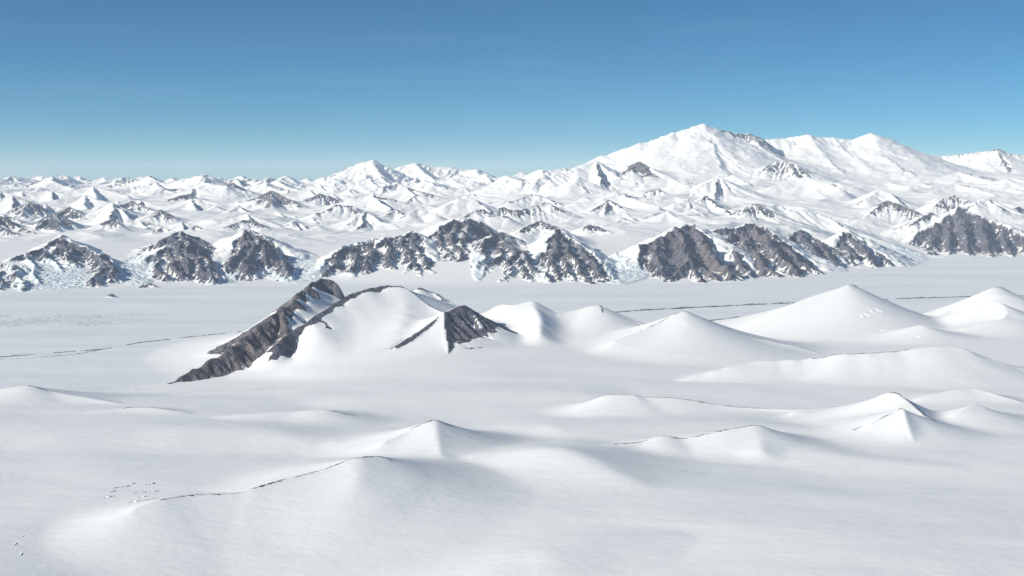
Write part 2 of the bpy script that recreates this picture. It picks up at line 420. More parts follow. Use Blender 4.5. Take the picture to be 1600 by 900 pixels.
# rocky ridge hill
g = group('rock_ridge', 'ridge', 'long dark rock ridge running from the glacier up to a smooth snow crown', None, .85)
H1 = [(238, 611, 10.65), (270, 597, 10.9), (300, 579, 11.15), (330, 560, 11.4), (360, 540, 11.65), (400, 513, 12.0), (425, 492, 12.3), (440, 480, 12.5), (455, 470, 12.7), (466, 457, 12.95), (487, 447, 13.4)]
ridge(g, P(*H1[7:]), sL=2.2, sR=.62, p=1.08, rL=1, rR=1.2, dR=120, k=6, rnd=3, warp=20, warp2=14, zn=.05)
ridge(g, P(*H1[:8]), sL=2.2, sR=.62, p=1.08, rL=1, rR=1.35, dR=680, k=6, rnd=3, warp=20, warp2=14, rib=24, lam=110, zn=.05)
ridge(g, P((440, 482, 12.45), (447, 510, 12.1), (452, 528, 11.85)), sL=.7, sR=.7, p=1.2, rL=.55, rR=1.1, dL=60, k=6, warp=15, warp2=10, rib=20, lam=90)
ridge(g, P((466, 458, 12.95), (463, 480, 12.65), (455, 505, 12.25)), sL=.6, sR=.8, p=1.3, rR=1.0, dR=200, k=8, warp=15, warp2=8, rib=20, lam=90)
snow(g, (490, 448, 13.4), (505, 455, 13.4), (540, 470, 13.4), sL=1.3, sR=.6, p=1.3, warp=10, rR=.0, rL=.9, dL=60)
g = group('nunatak', 'rock', 'small dark rock knob rising beyond the crest of the long rock ridge')
ridge(g, P((478, 448, 13.9), (490, 438, 14.2), (500, 435, 14.3), (520, 436, 14.3), (528, 444, 14.2)), sL=2., sR=2., p=1.1, rL=.9, rR=1.1, dR=140, k=6, warp=15, warp2=8, rib=20, lam=90)
g = group('snow_dome', 'hill', 'smooth snow dome with a curved dark rock band along its crest')
H1b = [(440, 533, 11.6), (462, 515, 11.85), (485, 498, 12.1), (520, 476, 12.5), (545, 461, 12.75), (575, 451, 12.95), (600, 447, 13.1), (628, 449, 13.1)]
ridge(g, curve(P(*H1b[2:])), sL=1.1, sR=.42, p=1.6, rL=1.1, rR=1.1, dL=90, dR=75, k=20, rnd=8, warp=12, warp2=8, zn=.01)
ridge(g, P((430, 540, 11.55), (455, 518, 11.9), (480, 501, 12.1), (505, 501, 12.1), (512, 508, 12.0)), sL=.9, sR=.75, p=1.2, rL=.9, rR=1.1, dL=70, dR=150, k=8, rnd=4, warp=12, warp2=12, rib=15, lam=80, zn=.05)
snow(g, (628, 449, 13.1), (645, 460, 12.95), (665, 475, 12.75), (692, 488, 12.5), sL=.85, sR=.5, p=1.6, warp=5, zn=0, rL=.95, dL=50)
snow(g, (620, 450, 13.1), (632, 472, 12.75), (622, 525, 11.85), sL=.4, sR=.42, p=1.6, warp=20, rnd=90, k=60)
snow(g, (655, 449, 13.6), (680, 457, 13.6), (700, 468, 13.4), (715, 478, 13.2), sL=.9, sR=.7, p=1.5, warp=8, rR=.8, dR=40)
g = group('rock_cone', 'hill', 'snow cone with a dark speckled rock face and a long rock band down one edge')
ridge(g, P((690, 489, 12.2), (708, 481, 12.3), (725, 476, 12.4), (737, 487, 12.32), (744, 500, 12.18)), sL=.7, sR=.62, p=1.5, rL=0, rR=1.35, dR=430, k=8, rnd=4, warp=8, warp2=6, rib=0)
ridge(g, P((693, 488, 12.2), (675, 504, 12.0), (650, 521, 11.75), (618, 541, 11.5)), sL=.85, sR=.6, p=1.5, rR=1.05, dR=75, rL=1.0, dL=28, k=10, warp=6, warp2=6)
snow(g, (693, 487, 12.2), (695, 510, 11.9), (700, 540, 11.5), (702, 570, 11.05), sL=.55, sR=.45, p=1.7, warp=6, rL=1.35, dL=620, ru=.72)

# ---- front range across the glacier -----------------------------------------
def frange(label, cat='mountain', name='rock_mountain', tint=0.): return group(name, cat, label, None, tint)
g = frange('shaded blue black rock buttress above broken ice at the far end of the rock wall')
rock_crest(g, (-150, 392, 22.8), (-60, 398, 22.5), (0, 409, 22.1), (20, 414, 21.8))
rock_spur(g, (20, 414, 21.8), (30, 435, 20.9), (42, 455, 20.2), sL=.9, sR=.7)
rock_spur(g, (-20, 405, 22.2), (-5, 430, 21.0), (5, 458, 20.1))
g = frange('broad dark rock wall mountain with a pointed top and a jagged hanging skirt')
rock_crest(g, (20, 402, 22.6), (45, 394, 22.9), (62, 387, 23.2), (93, 367, 23.6), (115, 378, 23.3), (140, 391, 23.0), (158, 397, 22.7), rR=1.2)
rock_spur(g, (70, 383, 23.3), (80, 402, 22.6), (98, 424, 21.9), rib=40)
rock_spur(g, (93, 367, 23.6), (108, 392, 22.9), (118, 410, 22.3), rib=40)
rock_spur(g, (158, 396, 22.7), (160, 414, 21.9), (140, 438, 20.9), sL=.9)
rock_spur(g, (158, 397, 22.7), (168, 410, 22.0), (182, 424, 21.5), sL=.95)
rock_spur(g, (45, 394, 22.9), (50, 418, 21.9), (62, 440, 20.9), rL=.6)
g = frange('dark rock buttress streaked with snow beside the split black peak')
rock_crest(g, (232, 398, 23.0), (245, 388, 23.4), (258, 383, 23.5), (268, 392, 23.2))
rock_spur(g, (240, 392, 23.2), (246, 412, 22.3), (256, 429, 21.6))
rock_spur(g, (260, 384, 23.4), (270, 405, 22.5), (285, 424, 21.8))
g = frange('split black peak with a steep dark face dropping to the glacier snow')
rock_crest(g, (262, 372, 23.9), (275, 363, 24.1), (284, 360, 24.2), (300, 372, 24.0), (314, 378, 23.9), rL=.5)
rock_spur(g, (284, 360, 24.2), (295, 385, 23.2), (310, 408, 22.4), (328, 428, 21.6), sL=1.0)
rock_spur(g, (274, 365, 24.0), (282, 390, 23.0), (300, 415, 22.1))
rock_spur(g, (300, 373, 24.0), (318, 398, 23.0), (333, 418, 22.1), rL=.7)
g = frange('lean snow streaked rock peak with two dark prongs hanging below it')
rock_crest(g, (362, 388, 23.6), (372, 374, 24.0), (388, 357, 24.4), (405, 363, 24.3), (425, 372, 24.1))
rock_spur(g, (388, 358, 24.4), (380, 382, 23.5), (362, 404, 22.7))
rock_spur(g, (392, 360, 24.4), (393, 388, 23.3), (386, 416, 22.3))
rock_spur(g, (405, 364, 24.3), (408, 380, 23.6), (415, 395, 23.1))
g = frange('little dark rock knob alone in the broken ice', 'rock', 'nunatak')
rock_spur(g, (436, 408, 22.9), (441, 404, 23.0), (445, 412, 22.7), (448, 425, 22.2), rib=15, warp=25)
g = frange('wide fan shaped rock face with a sloping snow rim')
rock_crest(g, (503, 415, 22.9), (510, 408, 23.2), (525, 393, 23.8), (555, 378, 24.3), (585, 371, 24.5), (594, 385, 24.2))
rock_spur(g, (530, 391, 23.8), (526, 408, 23.1), (512, 424, 22.5), rib=45)
rock_spur(g, (558, 377, 24.3), (558, 398, 23.4), (545, 422, 22.5), rib=45)
rock_spur(g, (583, 372, 24.5), (580, 392, 23.6), (570, 412, 22.8), rib=45)
snow(g, (545, 424, 22.6), (552, 430, 22.4), (545, 438, 22.2), sL=.7, sR=.5, warp=20)
g = frange('tall rock peak with a lit flank, a deep blue shaded flank and a long pointed toe')
rock_crest(g, (596, 378, 24.3), (602, 371, 24.5), (615, 368, 24.6), (628, 367, 24.6), (645, 360, 24.8), (660, 371, 24.5), (674, 398, 23.6))
rock_spur(g, (628, 367, 24.6), (640, 393, 23.6), (652, 412, 22.9), (658, 430, 22.3), (662, 448, 21.7), sL=1.0, sR=.8)
rock_spur(g, (607, 371, 24.5), (608, 392, 23.6), (610, 414, 22.9), rib=45)
rock_spur(g, (645, 361, 24.8), (656, 385, 23.9), (672, 412, 22.9), (684, 440, 22.1), sL=.9)
rock_spur(g, (645, 405, 23.2), (632, 420, 22.7), (624, 432, 22.4), rib=25)
g = frange('dark ribbed rock face hanging below a notched snow crest')
rock_crest(g, (672, 368, 24.9), (690, 352, 25.3), (706, 341, 25.7), (718, 345, 25.7), (730, 340, 25.9), (748, 345, 25.9), rR=1.1)
rock_spur(g, (688, 356, 25.2), (690, 378, 24.3), (702, 400, 23.5), rib=45)
rock_spur(g, (710, 345, 25.6), (712, 372, 24.5), (716, 402, 23.4), rib=45)
rock_spur(g, (728, 345, 25.7), (728, 372, 24.6), (726, 398, 23.6), rib=45)
g = frange('striped rock pyramid with two dark flanks under a snow cap beside the deep snow gully')
rock_crest(g, (748, 402, 23.4), (757, 380, 24.1), (768, 365, 24.6), (785, 362, 24.7), (800, 384, 24.0), (820, 388, 23.8), rL=.3)
rock_spur(g, (757, 381, 24.1), (752, 402, 23.2), (748, 418, 22.6), rib=40)
rock_spur(g, (785, 384, 24.0), (768, 408, 22.9), (752, 430, 22.2), rib=40)
rock_spur(g, (802, 383, 23.9), (800, 405, 22.9), (795, 430, 22.0), (785, 448, 21.5), rib=45)
rock_spur(g, (802, 383, 23.9), (822, 400, 23.1), (840, 418, 22.3), (857, 432, 21.8), rib=45)
rock_spur(g, (812, 398, 23.2), (825, 428, 22.0), (832, 446, 21.5), rib=35)
g = frange('big triangular rock peak with a bare slate face and a long straight right ridge')
rock_crest(g, (848, 392, 23.4), (856, 374, 23.9), (872, 356, 24.4), (895, 372, 24.1), (915, 387, 23.6), (932, 401, 23.2), (950, 420, 22.5), (966, 438, 21.9), sL=.6, rR=1.15)
rock_spur(g, (872, 358, 24.4), (868, 385, 23.3), (862, 410, 22.5), (872, 428, 22.1), rib=45)
rock_spur(g, (880, 364, 24.2), (888, 392, 23.1), (905, 414, 22.4), (925, 441, 21.6), sL=.95, rib=45)
rock_spur(g, (905, 380, 23.8), (922, 405, 22.8), (944, 430, 22.0), rib=45)
rock_spur(g, (878, 400, 22.9), (885, 420, 22.2), (895, 434, 21.9), rib=30)
g = frange('snow dome with dark rock freckles above the big triangular rock peak', 'mountain', 'snow_peak')
peak(g, (812, 358, 25.6), (830, 348, 26.0), (845, 344, 26.2), (862, 350, 25.9), (885, 362, 25.5), rR=.7, dR=160, rib=10)
g = frange('massive brown grey rock mountain with a rounded head and a dark shaded side', tint=.35)
rock_crest(g, (996, 402, 23.4), (1003, 384, 23.9), (1020, 375, 24.2), (1040, 367, 24.4), (1060, 357, 24.7), (1075, 348, 25.0), (1090, 352, 24.9), (1100, 363, 24.6), rR=1.2)
rock_spur(g, (1088, 352, 24.9), (1100, 372, 24.2), (1112, 390, 23.5), (1130, 410, 22.8), (1148, 430, 22.2), sL=1.0, rR=1.2)
rock_spur(g, (1062, 357, 24.7), (1066, 380, 23.8), (1075, 400, 23.1), (1090, 420, 22.5), (1098, 441, 21.9), rib=45, rR=1.2, rL=1.2)
rock_spur(g, (1030, 372, 24.3), (1024, 392, 23.5), (1030, 415, 22.7), rib=55, rR=1.2)
rock_spur(g, (1078, 402, 23.0), (1062, 418, 22.5), (1050, 434, 22.1), rib=35, rR=1.2)
rock_spur(g, (1098, 415, 22.6), (1115, 430, 22.2), (1125, 440, 22.0), rib=35)
g = frange('long brown grey rock wall with slanting ribs below a jagged crest', tint=.3)
rock_crest(g, (1106, 364, 25.2), (1118, 357, 25.4), (1140, 355, 25.5), (1158, 357, 25.5), (1175, 347, 25.8), (1200, 359, 25.6), (1222, 372, 25.4), (1245, 386, 25.1), (1262, 402, 24.8), rR=1.15)
rock_spur(g, (1140, 356, 25.5), (1142, 380, 24.5), (1150, 402, 23.7), (1172, 424, 23.0), rib=55)
rock_spur(g, (1160, 357, 25.5), (1172, 385, 24.4), (1195, 412, 23.5), (1212, 422, 23.2), rib=55)
rock_spur(g, (1178, 348, 25.8), (1200, 376, 24.7), (1225, 402, 23.9), (1245, 420, 23.4), rib=55)
rock_spur(g, (1208, 364, 25.5), (1235, 390, 24.6), (1258, 408, 24.2), (1278, 418, 24.0), rib=55)
g = frange('black rock fin splitting a hanging icefall')
rock_crest(g, (1236, 369, 26.3), (1252, 358, 26.6), (1262, 366, 26.5), (1270, 376, 26.3), rL=.4)
rock_spur(g, (1252, 358, 26.6), (1266, 378, 25.9), (1280, 395, 25.4), (1290, 408, 25.1), sL=.9)
rock_spur(g, (1280, 374, 26.2), (1292, 392, 25.7), (1305, 406, 25.3), rib=20, warp=25)
g = frange('long low rock spur tapering onto the glacier beside the small icefall')
rock_crest(g, (1312, 370, 26.9), (1322, 361, 27.2), (1335, 365, 27.1), (1348, 378, 26.8), (1362, 386, 26.7), (1380, 393, 26.7), (1399, 406, 26.5), rR=1.1)
rock_spur(g, (1330, 364, 27.1), (1345, 385, 26.3), (1362, 404, 25.8), rib=40)
rock_spur(g, (1316, 368, 27.0), (1322, 388, 26.3), (1330, 404, 25.8), rib=30)
rock_spur(g, (1362, 386, 26.7), (1378, 400, 26.3), (1392, 408, 26.1), rib=30)
g = frange('huge dark slate mountain with a small snow cap and a ruler straight base on the glacier')
rock_crest(g, (1428, 370, 31.0), (1440, 357, 31.3), (1460, 347, 31.6), (1480, 338, 31.9), (1500, 320, 32.2), (1524, 332, 32.0), (1545, 340, 31.8), (1562, 347, 31.6), (1600, 364, 31.3), (1650, 384, 30.9), (1740, 402, 30.3), rR=1.25, sR=.8)
for a, b_, c_ in [((1455, 350), (1462, 378), (1448, 400)), ((1482, 345), (1484, 375), (1478, 404)), ((1505, 336), (1512, 372), (1518, 406)), ((1530, 336), (1540, 372), (1552, 406)), ((1562, 350), (1572, 380), (1585, 406)), ((1590, 360), (1604, 384), (1618, 406)), ((1640, 381), (1650, 394), (1662, 406))]:
    rock_spur(g, (a[0], a[1], 31.8), (b_[0], b_[1], 30.4), (c_[0], c_[1], 29.3), rib=60, lam=220, sL=.8, sR=.8, rL=1.2, rR=1.2)
g = frange('dark rock peak half hidden behind the huge slate mountain')
rock_crest(g, (1560, 338, 34.2), (1575, 330, 34.4), (1594, 322, 34.6), (1615, 328, 34.5), (1660, 345, 34.2), rL=.3)
rock_spur(g, (1590, 323, 34.5), (1596, 338, 33.9), (1606, 352, 33.4))
for gx, gy, gz, lab in [(152, 440, 20.9, 'tiny rock tip poking through snow below the broad rock wall mountain'), (172, 460, 19.2, 'tiny lone rock hump on the glacier snow'), (232, 443, 20.9, 'thin dark rock scar curving over the glacier snow below the rock wall')]:
    g = frange(lab, 'rock', 'nunatak')
    w = 10 if gx == 232 else 5
    rock_spur(g, (gx - w, gy + 2, gz), (gx, gy - 2, gz + .05), (gx + w, gy + 1, gz), rib=5, warp=10, sL=.7, sR=.7)

def base_at(px, ykm):
    j = min(np.searchsorted(FAR.YR, ykm * 1000), FAR.NR - 1); i = min(max(np.searchsorted(FAR.px, px), 0), FAR.NC - 1)
    return float(FAR.base[j, i])
# ---- peaks of the plateau ----------------------------------------------------
def pk(label, *lines, name='snow_peak', cat='mountain', grp=None, tint=0., near=0., **kw):
    lines = [[(q[0], q[1], q[2] - near) for q in ln] for ln in lines]
    g = group(name, cat, label, grp, tint)
    for ln in lines: peak(g, *ln, **kw)
    pts = [q for q in P(*lines[0])]
    sm = max(pts, key=lambda q: q[2])
    zb = base_at(800 + sm[0] / sm[1] * F, sm[1] / 1000)
    A_ = max(sm[2] - zb, 60)
    L_ = 1.7 * A_; r_ = random.Random(g)
    e1 = sm + np.array([L_ * r_.uniform(-.1, .45) * .5, -L_ * .5, -A_ * .52]); e2 = sm + np.array([L_ * r_.uniform(0, .6), -L_, -A_ * .93])
    ridge(g, [sm, e1, e2], sL=.95, sR=.5, p=1.35, rL=max(kw.get('rL', 0), .8), rR=kw.get('rR', 0) * .6, ru=.7, dL=A_ * 1.0, dR=kw.get('dR', 1e9), k=12, rnd=3, warp=50, warp2=16, rib=8, lam=120)
RK = dict(name='rock_peak')
pk('low dark blue ridge sloping down at the edge of the plateau', ((-40, 335, 29.5), (5, 337, 29.3), (22, 351, 29.0), (55, 363, 28.4)), ((-30, 345, 28.5), (0, 350, 28.2), (25, 365, 27.7)), rL=.9, rR=.8, sL=.8, sR=.6, **RK)
pk('dark pyramid of ribbed rock standing on the snow plateau', ((60, 352, 29.0), (85, 333, 29.6), (105, 345, 29.3)), ((85, 333, 29.6), (90, 350, 28.8), (92, 362, 28.3)), rL=.2, rR=1.1, sL=.6, sR=.85, rib=40, **RK)
pk('snow peak with two lilac rock streaks on its lit side', ((5, 335, 33.0), (35, 318, 33.5), (50, 317, 33.6), (62, 335, 33.0)), ((38, 318, 33.5), (35, 335, 32.4)), rL=.3, rR=.75, sR=.7, tint=.5)
pk('small striped rock wall behind the dark ribbed pyramid', ((88, 335, 32.0), (108, 322, 32.4), (128, 334, 32.0)), rR=1.0, rL=.2, sR=.8, rib=40, **RK)
pk('smooth white snow wedge with a shaded right side', ((120, 345, 31.5), (160, 330, 32.0), (178, 317, 32.4), (200, 338, 31.5)), ((178, 317, 32.4), (170, 345, 30.8)), rL=.5, dL=120)
pk('brown rock shoulder curving above a blue snow bowl', ((188, 320, 34.0), (205, 313, 34.3), (222, 318, 34.0), (245, 331, 33.5)), rR=.9, dR=350, rL=.3, tint=.7, **RK)
pk('tiny rock fin beside the blue snow bowl', ((162, 351, 29.2), (172, 342, 29.4), (186, 350, 29.1)), rR=.8, **RK)
pk('dark tipped snow spur below the brown rock shoulder', ((238, 338, 31.4), (250, 327, 31.8), (268, 337, 31.4)), rR=.8, rL=.6, **RK)
pk('small blue rock wedge in the middle snow basin', ((245, 362, 28.2), (256, 354, 28.5), (270, 360, 28.3)), rR=.9, rL=.9, sR=.8, **RK)
pk('slim dark fin on the snow above the split black peak', ((300, 356, 28.6), (308, 352, 28.8), (326, 361, 28.4)), rR=.5, rL=.9, **RK)
pk('small shaded pyramid far across the flat snow', ((118, 312, 42.0), (140, 299, 43.0), (165, 306, 42.5)), rL=.8, rR=.6, sR=.6, **RK)
pk('long dark flat topped ridge on the far snow plain', ((210, 303, 44.0), (240, 296, 44.5), (280, 294, 45.0), (300, 302, 44.5)), rL=.6, rR=1.0, sR=.7, **RK)
pk('wide dark blue rock slope facing the snow plain', ((250, 318, 38.5), (275, 307, 39.0), (292, 302, 39.3), (322, 318, 38.5)), rL=.5, rR=1.0, sR=.7, **RK)
pk('ragged dark peak chain beyond the wide blue rock slope', ((298, 308, 42.0), (312, 297, 42.5), (330, 302, 42.3), (352, 314, 41.8)), ((330, 300, 43.5), (362, 285, 44.2), (385, 298, 43.5)), rL=.8, rR=.8)
pk('small round snow peak with a faint dark rim', ((325, 328, 34.5), (338, 320, 34.8), (355, 330, 34.5)), rL=.6)
pk('low snow peak with a ribbed blue side', ((358, 330, 33.5), (372, 321, 34.0), (392, 332, 33.5)), rL=.7, rR=.3)
pk('dark topped snow hump behind the lean streaked peak', ((358, 352, 28.5), (378, 344, 28.9), (392, 342, 29.0), (412, 352, 28.6)), rL=.8, rR=.9, dR=180, **RK)
pk('large brown pyramid with a snow edged right shoulder', ((392, 331, 36.0), (410, 313, 36.8), (425, 297, 37.3), (442, 306, 37.0), (468, 321, 36.4)), ((425, 298, 37.3), (422, 318, 36.0)), rL=.3, rR=1.1, sR=.65, tint=.6, **RK)
pk('broad dark rock block on the snow beyond the brown pyramid', ((480, 317, 37.5), (500, 302, 38.2), (512, 304, 38.2), (526, 313, 37.8)), ((505, 304, 38.2), (508, 318, 37.4)), rL=.8, rR=1.0, **RK)
pk('snow ridge with a short brown left face', ((495, 332, 33.0), (510, 326, 33.3), (525, 319, 33.6), (550, 321, 33.6), (565, 333, 33.0)), rR=.8, dR=130, tint=.6)
pk('dark fin peak with its steep side in blue shade', ((455, 347, 30.0), (463, 343, 30.3), (475, 352, 30.0), (482, 358, 29.7)), ((463, 344, 30.3), (468, 360, 29.5)), rL=1.0, sL=.9, **RK)
pk('snow slope with a dark tipped crest above the wide snow bowl', ((545, 348, 30.0), (565, 333, 30.7), (572, 331, 30.8), (600, 346, 30.1), (620, 352, 29.8)), ((572, 331, 30.8), (560, 355, 29.5)), rL=.9, dL=100)
pk('gentle snow wave with a blue right slope', ((600, 338, 32.0), (618, 327, 32.5), (635, 338, 32.0)), rL=.6, rR=.3)
pk('long snow spine with a thin brown side on the flat basin', ((628, 320, 37.0), (645, 306, 37.8), (668, 303, 38.0), (700, 312, 37.6)), rR=.6, dR=130, rL=.4, tint=.6)
pk('smooth rounded snow dome with a shaded right half', ((695, 322, 33.5), (715, 310, 34.0), (728, 306, 34.2), (742, 312, 34.0), (762, 326, 33.4)))
pk('jagged snow peak with dark notches above the deep snow gully', ((725, 338, 29.5), (742, 328, 29.9), (754, 325, 30.1), (768, 335, 29.7), (790, 338, 29.6)), rL=.9, rR=.6, dR=120)
pk('low snow ridge flecked with black rocks', ((765, 332, 31.5), (785, 322, 32.0), (800, 328, 31.8), (820, 336, 31.5)), rR=.6, rL=.8)
pk('small snow wedge with blue shade facing the dome', ((640, 333, 31.0), (655, 326, 31.4), (682, 335, 31.0)), rL=.5)
pk('snow ridge stepping up toward the great massif', ((795, 315, 34.5), (830, 303, 35.2), (855, 308, 35.0), (882, 322, 34.3)), rR=.4, dR=100, rL=.8)
pk('white foothill with a long blue shaded cliff below the great massif', ((860, 280, 41.0), (900, 262, 41.8), (930, 250, 42.4), (945, 261, 42.0), (965, 274, 41.3), (990, 284, 40.8)), ((930, 251, 42.4), (940, 285, 40.3)), sL=.85, rL=.55)
pk('brown rock triangle set into the snow of the great massif', ((965, 275, 41.5), (985, 262, 42.0), (998, 252, 42.4), (1012, 266, 41.8)), rR=1.0, rL=.9, dR=420, tint=.6, **RK)
pk('narrow white cone with a blue cut on its right side', ((890, 293, 38.0), (904, 277, 38.6), (913, 290, 38.2)), rL=.5, sL=.9)
pk('small blue cliff on the snow ramp under the narrow white cone', ((910, 312, 36.0), (916, 307, 36.2), (936, 319, 35.6)), rL=.9, sL=.9, **RK, near=0.8)
pk('white peak crowned by a dark rocky crest line', ((925, 328, 32.5), (952, 311, 33.2), (968, 322, 32.8), (992, 337, 32.2)), ((950, 312, 33.2), (945, 335, 32.0)), rL=.9, dL=120, rR=.5, dR=60)
pk('snow spur with dark streaks under the rocky crested peak', ((800, 330, 30.2), (825, 322, 30.7), (855, 315, 31.0), (880, 328, 30.6)), rL=.9, dL=90, rR=.3)
pk('isolated black crag on the smooth snow slope', ((962, 349, 29.3), (974, 340, 29.6), (988, 346, 29.4)), rR=1.0, rL=.6, dR=120, sR=.9, **RK)
pk('short dark cliff on the edge of the smooth snow slope', ((920, 350, 28.3), (935, 353, 28.2), (948, 360, 28.0)), rL=.6, rR=.9, sR=.9, dR=130, **RK, near=1.0)
pk('tall white pyramid with a long blue right face', ((1080, 302, 36.5), (1100, 288, 37.0), (1122, 275, 37.5), (1135, 290, 37.0), (1152, 313, 36.2)), ((1122, 276, 37.5), (1118, 310, 35.8)), sL=.9, rL=.5)
pk('long straight blue edged spur descending from the great massif', ((1145, 272, 40.0), (1170, 286, 39.2), (1195, 303, 38.2), (1225, 322, 37.0)), sL=.8, rL=.6)
pk('small grey rock peak on the massif apron', ((1018, 303, 38.0), (1027, 294, 38.3), (1038, 300, 38.0)), rR=.6, rL=.5, near=1.4)
pk('snow wedge with a steep dark edge between the two blue faced peaks', ((1045, 330, 32.5), (1072, 310, 33.3), (1080, 322, 32.9), (1084, 335, 32.4)), rL=.9, dL=140, sL=.9)
pk('dark blue cliff cutting through the snow slope', ((1092, 312, 33.5), (1104, 305, 33.8), (1120, 318, 33.2), (1143, 333, 32.5)), rL=.9, rR=.6, dR=90, sL=.9, sR=.7, **RK)
pk('jagged snow ridge above the long brown grey rock wall', ((1165, 330, 30.8), (1180, 317, 31.3), (1192, 330, 30.9), (1215, 345, 30.3)), ((1140, 345, 29.8), (1175, 336, 30.2), (1195, 352, 29.6)), rL=.8, sL=.8, rR=.3)
pk('long snow spur with a blue shaded edge above the icefall', ((1185, 328, 31.5), (1212, 318, 32.2), (1240, 330, 31.8), (1268, 327, 32.0), (1295, 340, 31.5), (1325, 358, 30.6)), sL=.8, rL=.55)
pk('grey rock mound in the middle of the wide snow valley', ((1350, 338, 35.0), (1375, 318, 35.8), (1388, 312, 36.0), (1402, 317, 35.8), (1425, 328, 35.2)), rR=.85, rL=.4, tint=.6, **RK, near=1.5)
pk('blue sided snow ridge behind the grey rock mound', ((1350, 312, 38.5), (1375, 295, 39.2), (1390, 300, 39.0), (1406, 312, 38.4)), rL=.8, sL=.8, near=3.2)
pk('small rocky snow shoulder with two dark patches', ((1282, 298, 38.0), (1300, 287, 38.5), (1312, 297, 38.0)), rR=.8, dR=200, rL=.5)
pk('thin dark rock blade lying on the snow beside the huge slate mountain', ((1425, 345, 33.8), (1440, 338, 34.1), (1455, 331, 34.4)), rR=.9, rL=.3, sR=.8, dR=120, **RK, near=2.0)
pk('pale rock freckled ridge behind the huge slate mountain', ((1468, 312, 38.0), (1488, 304, 38.4), (1510, 312, 38.0)), rR=.3, tint=.6, near=3.2)
pk('low snow peak with a shaded hollow near the end of the range', ((1525, 318, 37.0), (1540, 308, 37.5), (1555, 318, 37.0)), rL=.6, near=3.0)
pk('smooth snow shoulder on the lower slope of the massif', ((1195, 270, 41.5), (1215, 250, 42.5), (1240, 254, 42.3), (1265, 275, 41.2)), ((1230, 252, 42.4), (1250, 280, 40.6)), rL=.3, rR=.25)
# great massif
g = group('snow_massif', 'mountain', 'great white snow massif with grey rock bands below its highest summit', None, .9)
MS = dict(p=1.45, rib=8, lam=700, warp=110, warp2=0, k=170, rnd=25, zn=.015, ru=3.)
peak(g, (860, 276, 45.0), (900, 262, 45.4), (940, 246, 45.8), (1000, 225, 46.2), (1050, 208, 46.5), (1095, 194, 46.8), (1112, 200, 46.8), sL=.5, sR=.5, rR=.0, **MS)
peak(g, (1104, 197, 46.8), (1114, 202, 46.8), (1130, 204, 46.9), (1150, 208, 46.9), (1172, 209, 47.0), (1192, 218, 47.2), sL=.5, sR=.95, rR=.85, dR=300, **{**MS, 'p': 1.15, 'rib': 25, 'lam': 300})
peak(g, (1120, 232, 45.6), (1150, 226, 45.8), (1180, 232, 45.6), (1200, 246, 45.0), sL=.4, sR=.9, rR=.85, dR=190, **{**MS, 'p': 1.2, 'rib': 25, 'lam': 300})
peak(g, (1050, 209, 46.5), (1062, 238, 45.2), (1060, 262, 43.6), sL=.55, sR=.45, **MS)
peak(g, (945, 246, 45.8), (960, 262, 44.6), (975, 280, 43.2), sL=.55, sR=.45, **MS)
peak(g, (1098, 196, 46.8), (1108, 222, 45.6), (1100, 250, 44.0), (1085, 272, 42.8), sL=.6, sR=.5, rL=.45, **{**MS, 'p': 1.3})
peak(g, (1130, 205, 46.9), (1160, 224, 46.2), (1185, 228, 46.0), sL=.6, sR=.6, rL=.3, **{**MS, 'p': 1.3})
peak(g, (1172, 210, 47.0), (1200, 240, 45.5), (1235, 258, 44.3), sL=.6, sR=.5, rL=.2, rR=.3, **MS)
peak(g, (1000, 226, 46.2), (1035, 243, 45.0), (1025, 268, 43.6), sL=.5, sR=.45, **MS)
g = group('snow_massif', 'mountain', 'long white snow ridge with a sharp pyramid summit joined to the great massif')
peak(g, (1192, 219, 48.6), (1230, 215, 48.6), (1262, 211, 48.6), (1300, 216, 48.6), (1330, 218, 48.5), (1362, 209, 48.5), (1385, 215, 48.6), (1420, 235, 48.8), (1460, 243, 49.2), sL=.5, sR=.5, **MS)
peak(g, (1362, 210, 48.5), (1372, 232, 47.2), (1385, 250, 46.0), (1420, 270, 44.3), sL=.6, sR=.5, rL=.3, rR=.45, dR=260, **{**MS, 'p': 1.3})
peak(g, (1300, 217, 48.6), (1330, 242, 46.8), (1365, 265, 45.0), sL=.65, sR=.45, rL=.3, **MS)
peak(g, (1262, 212, 48.6), (1290, 245, 46.5), (1320, 275, 44.2), sL=.65, sR=.45, rL=.2, **MS)
peak(g, (1390, 218, 48.6), (1430, 250, 47.2), (1480, 285, 44.5), sL=.6, sR=.5, **MS)
g = group('snow_massif', 'mountain', 'rounded snow mountain with black rock patches at the end of the long white ridge')
peak(g, (1440, 246, 51.0), (1490, 242, 50.6), (1520, 238, 50.3), (1555, 233, 50.0), (1580, 240, 50.0), (1640, 246, 50.0), (1740, 255, 50.0), sL=.5, sR=.55, rR=.35, dR=250, **MS)
peak(g, (1557, 234, 50.0), (1570, 255, 48.6), (1576, 275, 47.2), sL=.7, sR=.6, rR=.6, rL=.5, **{**MS, 'p': 1.3})
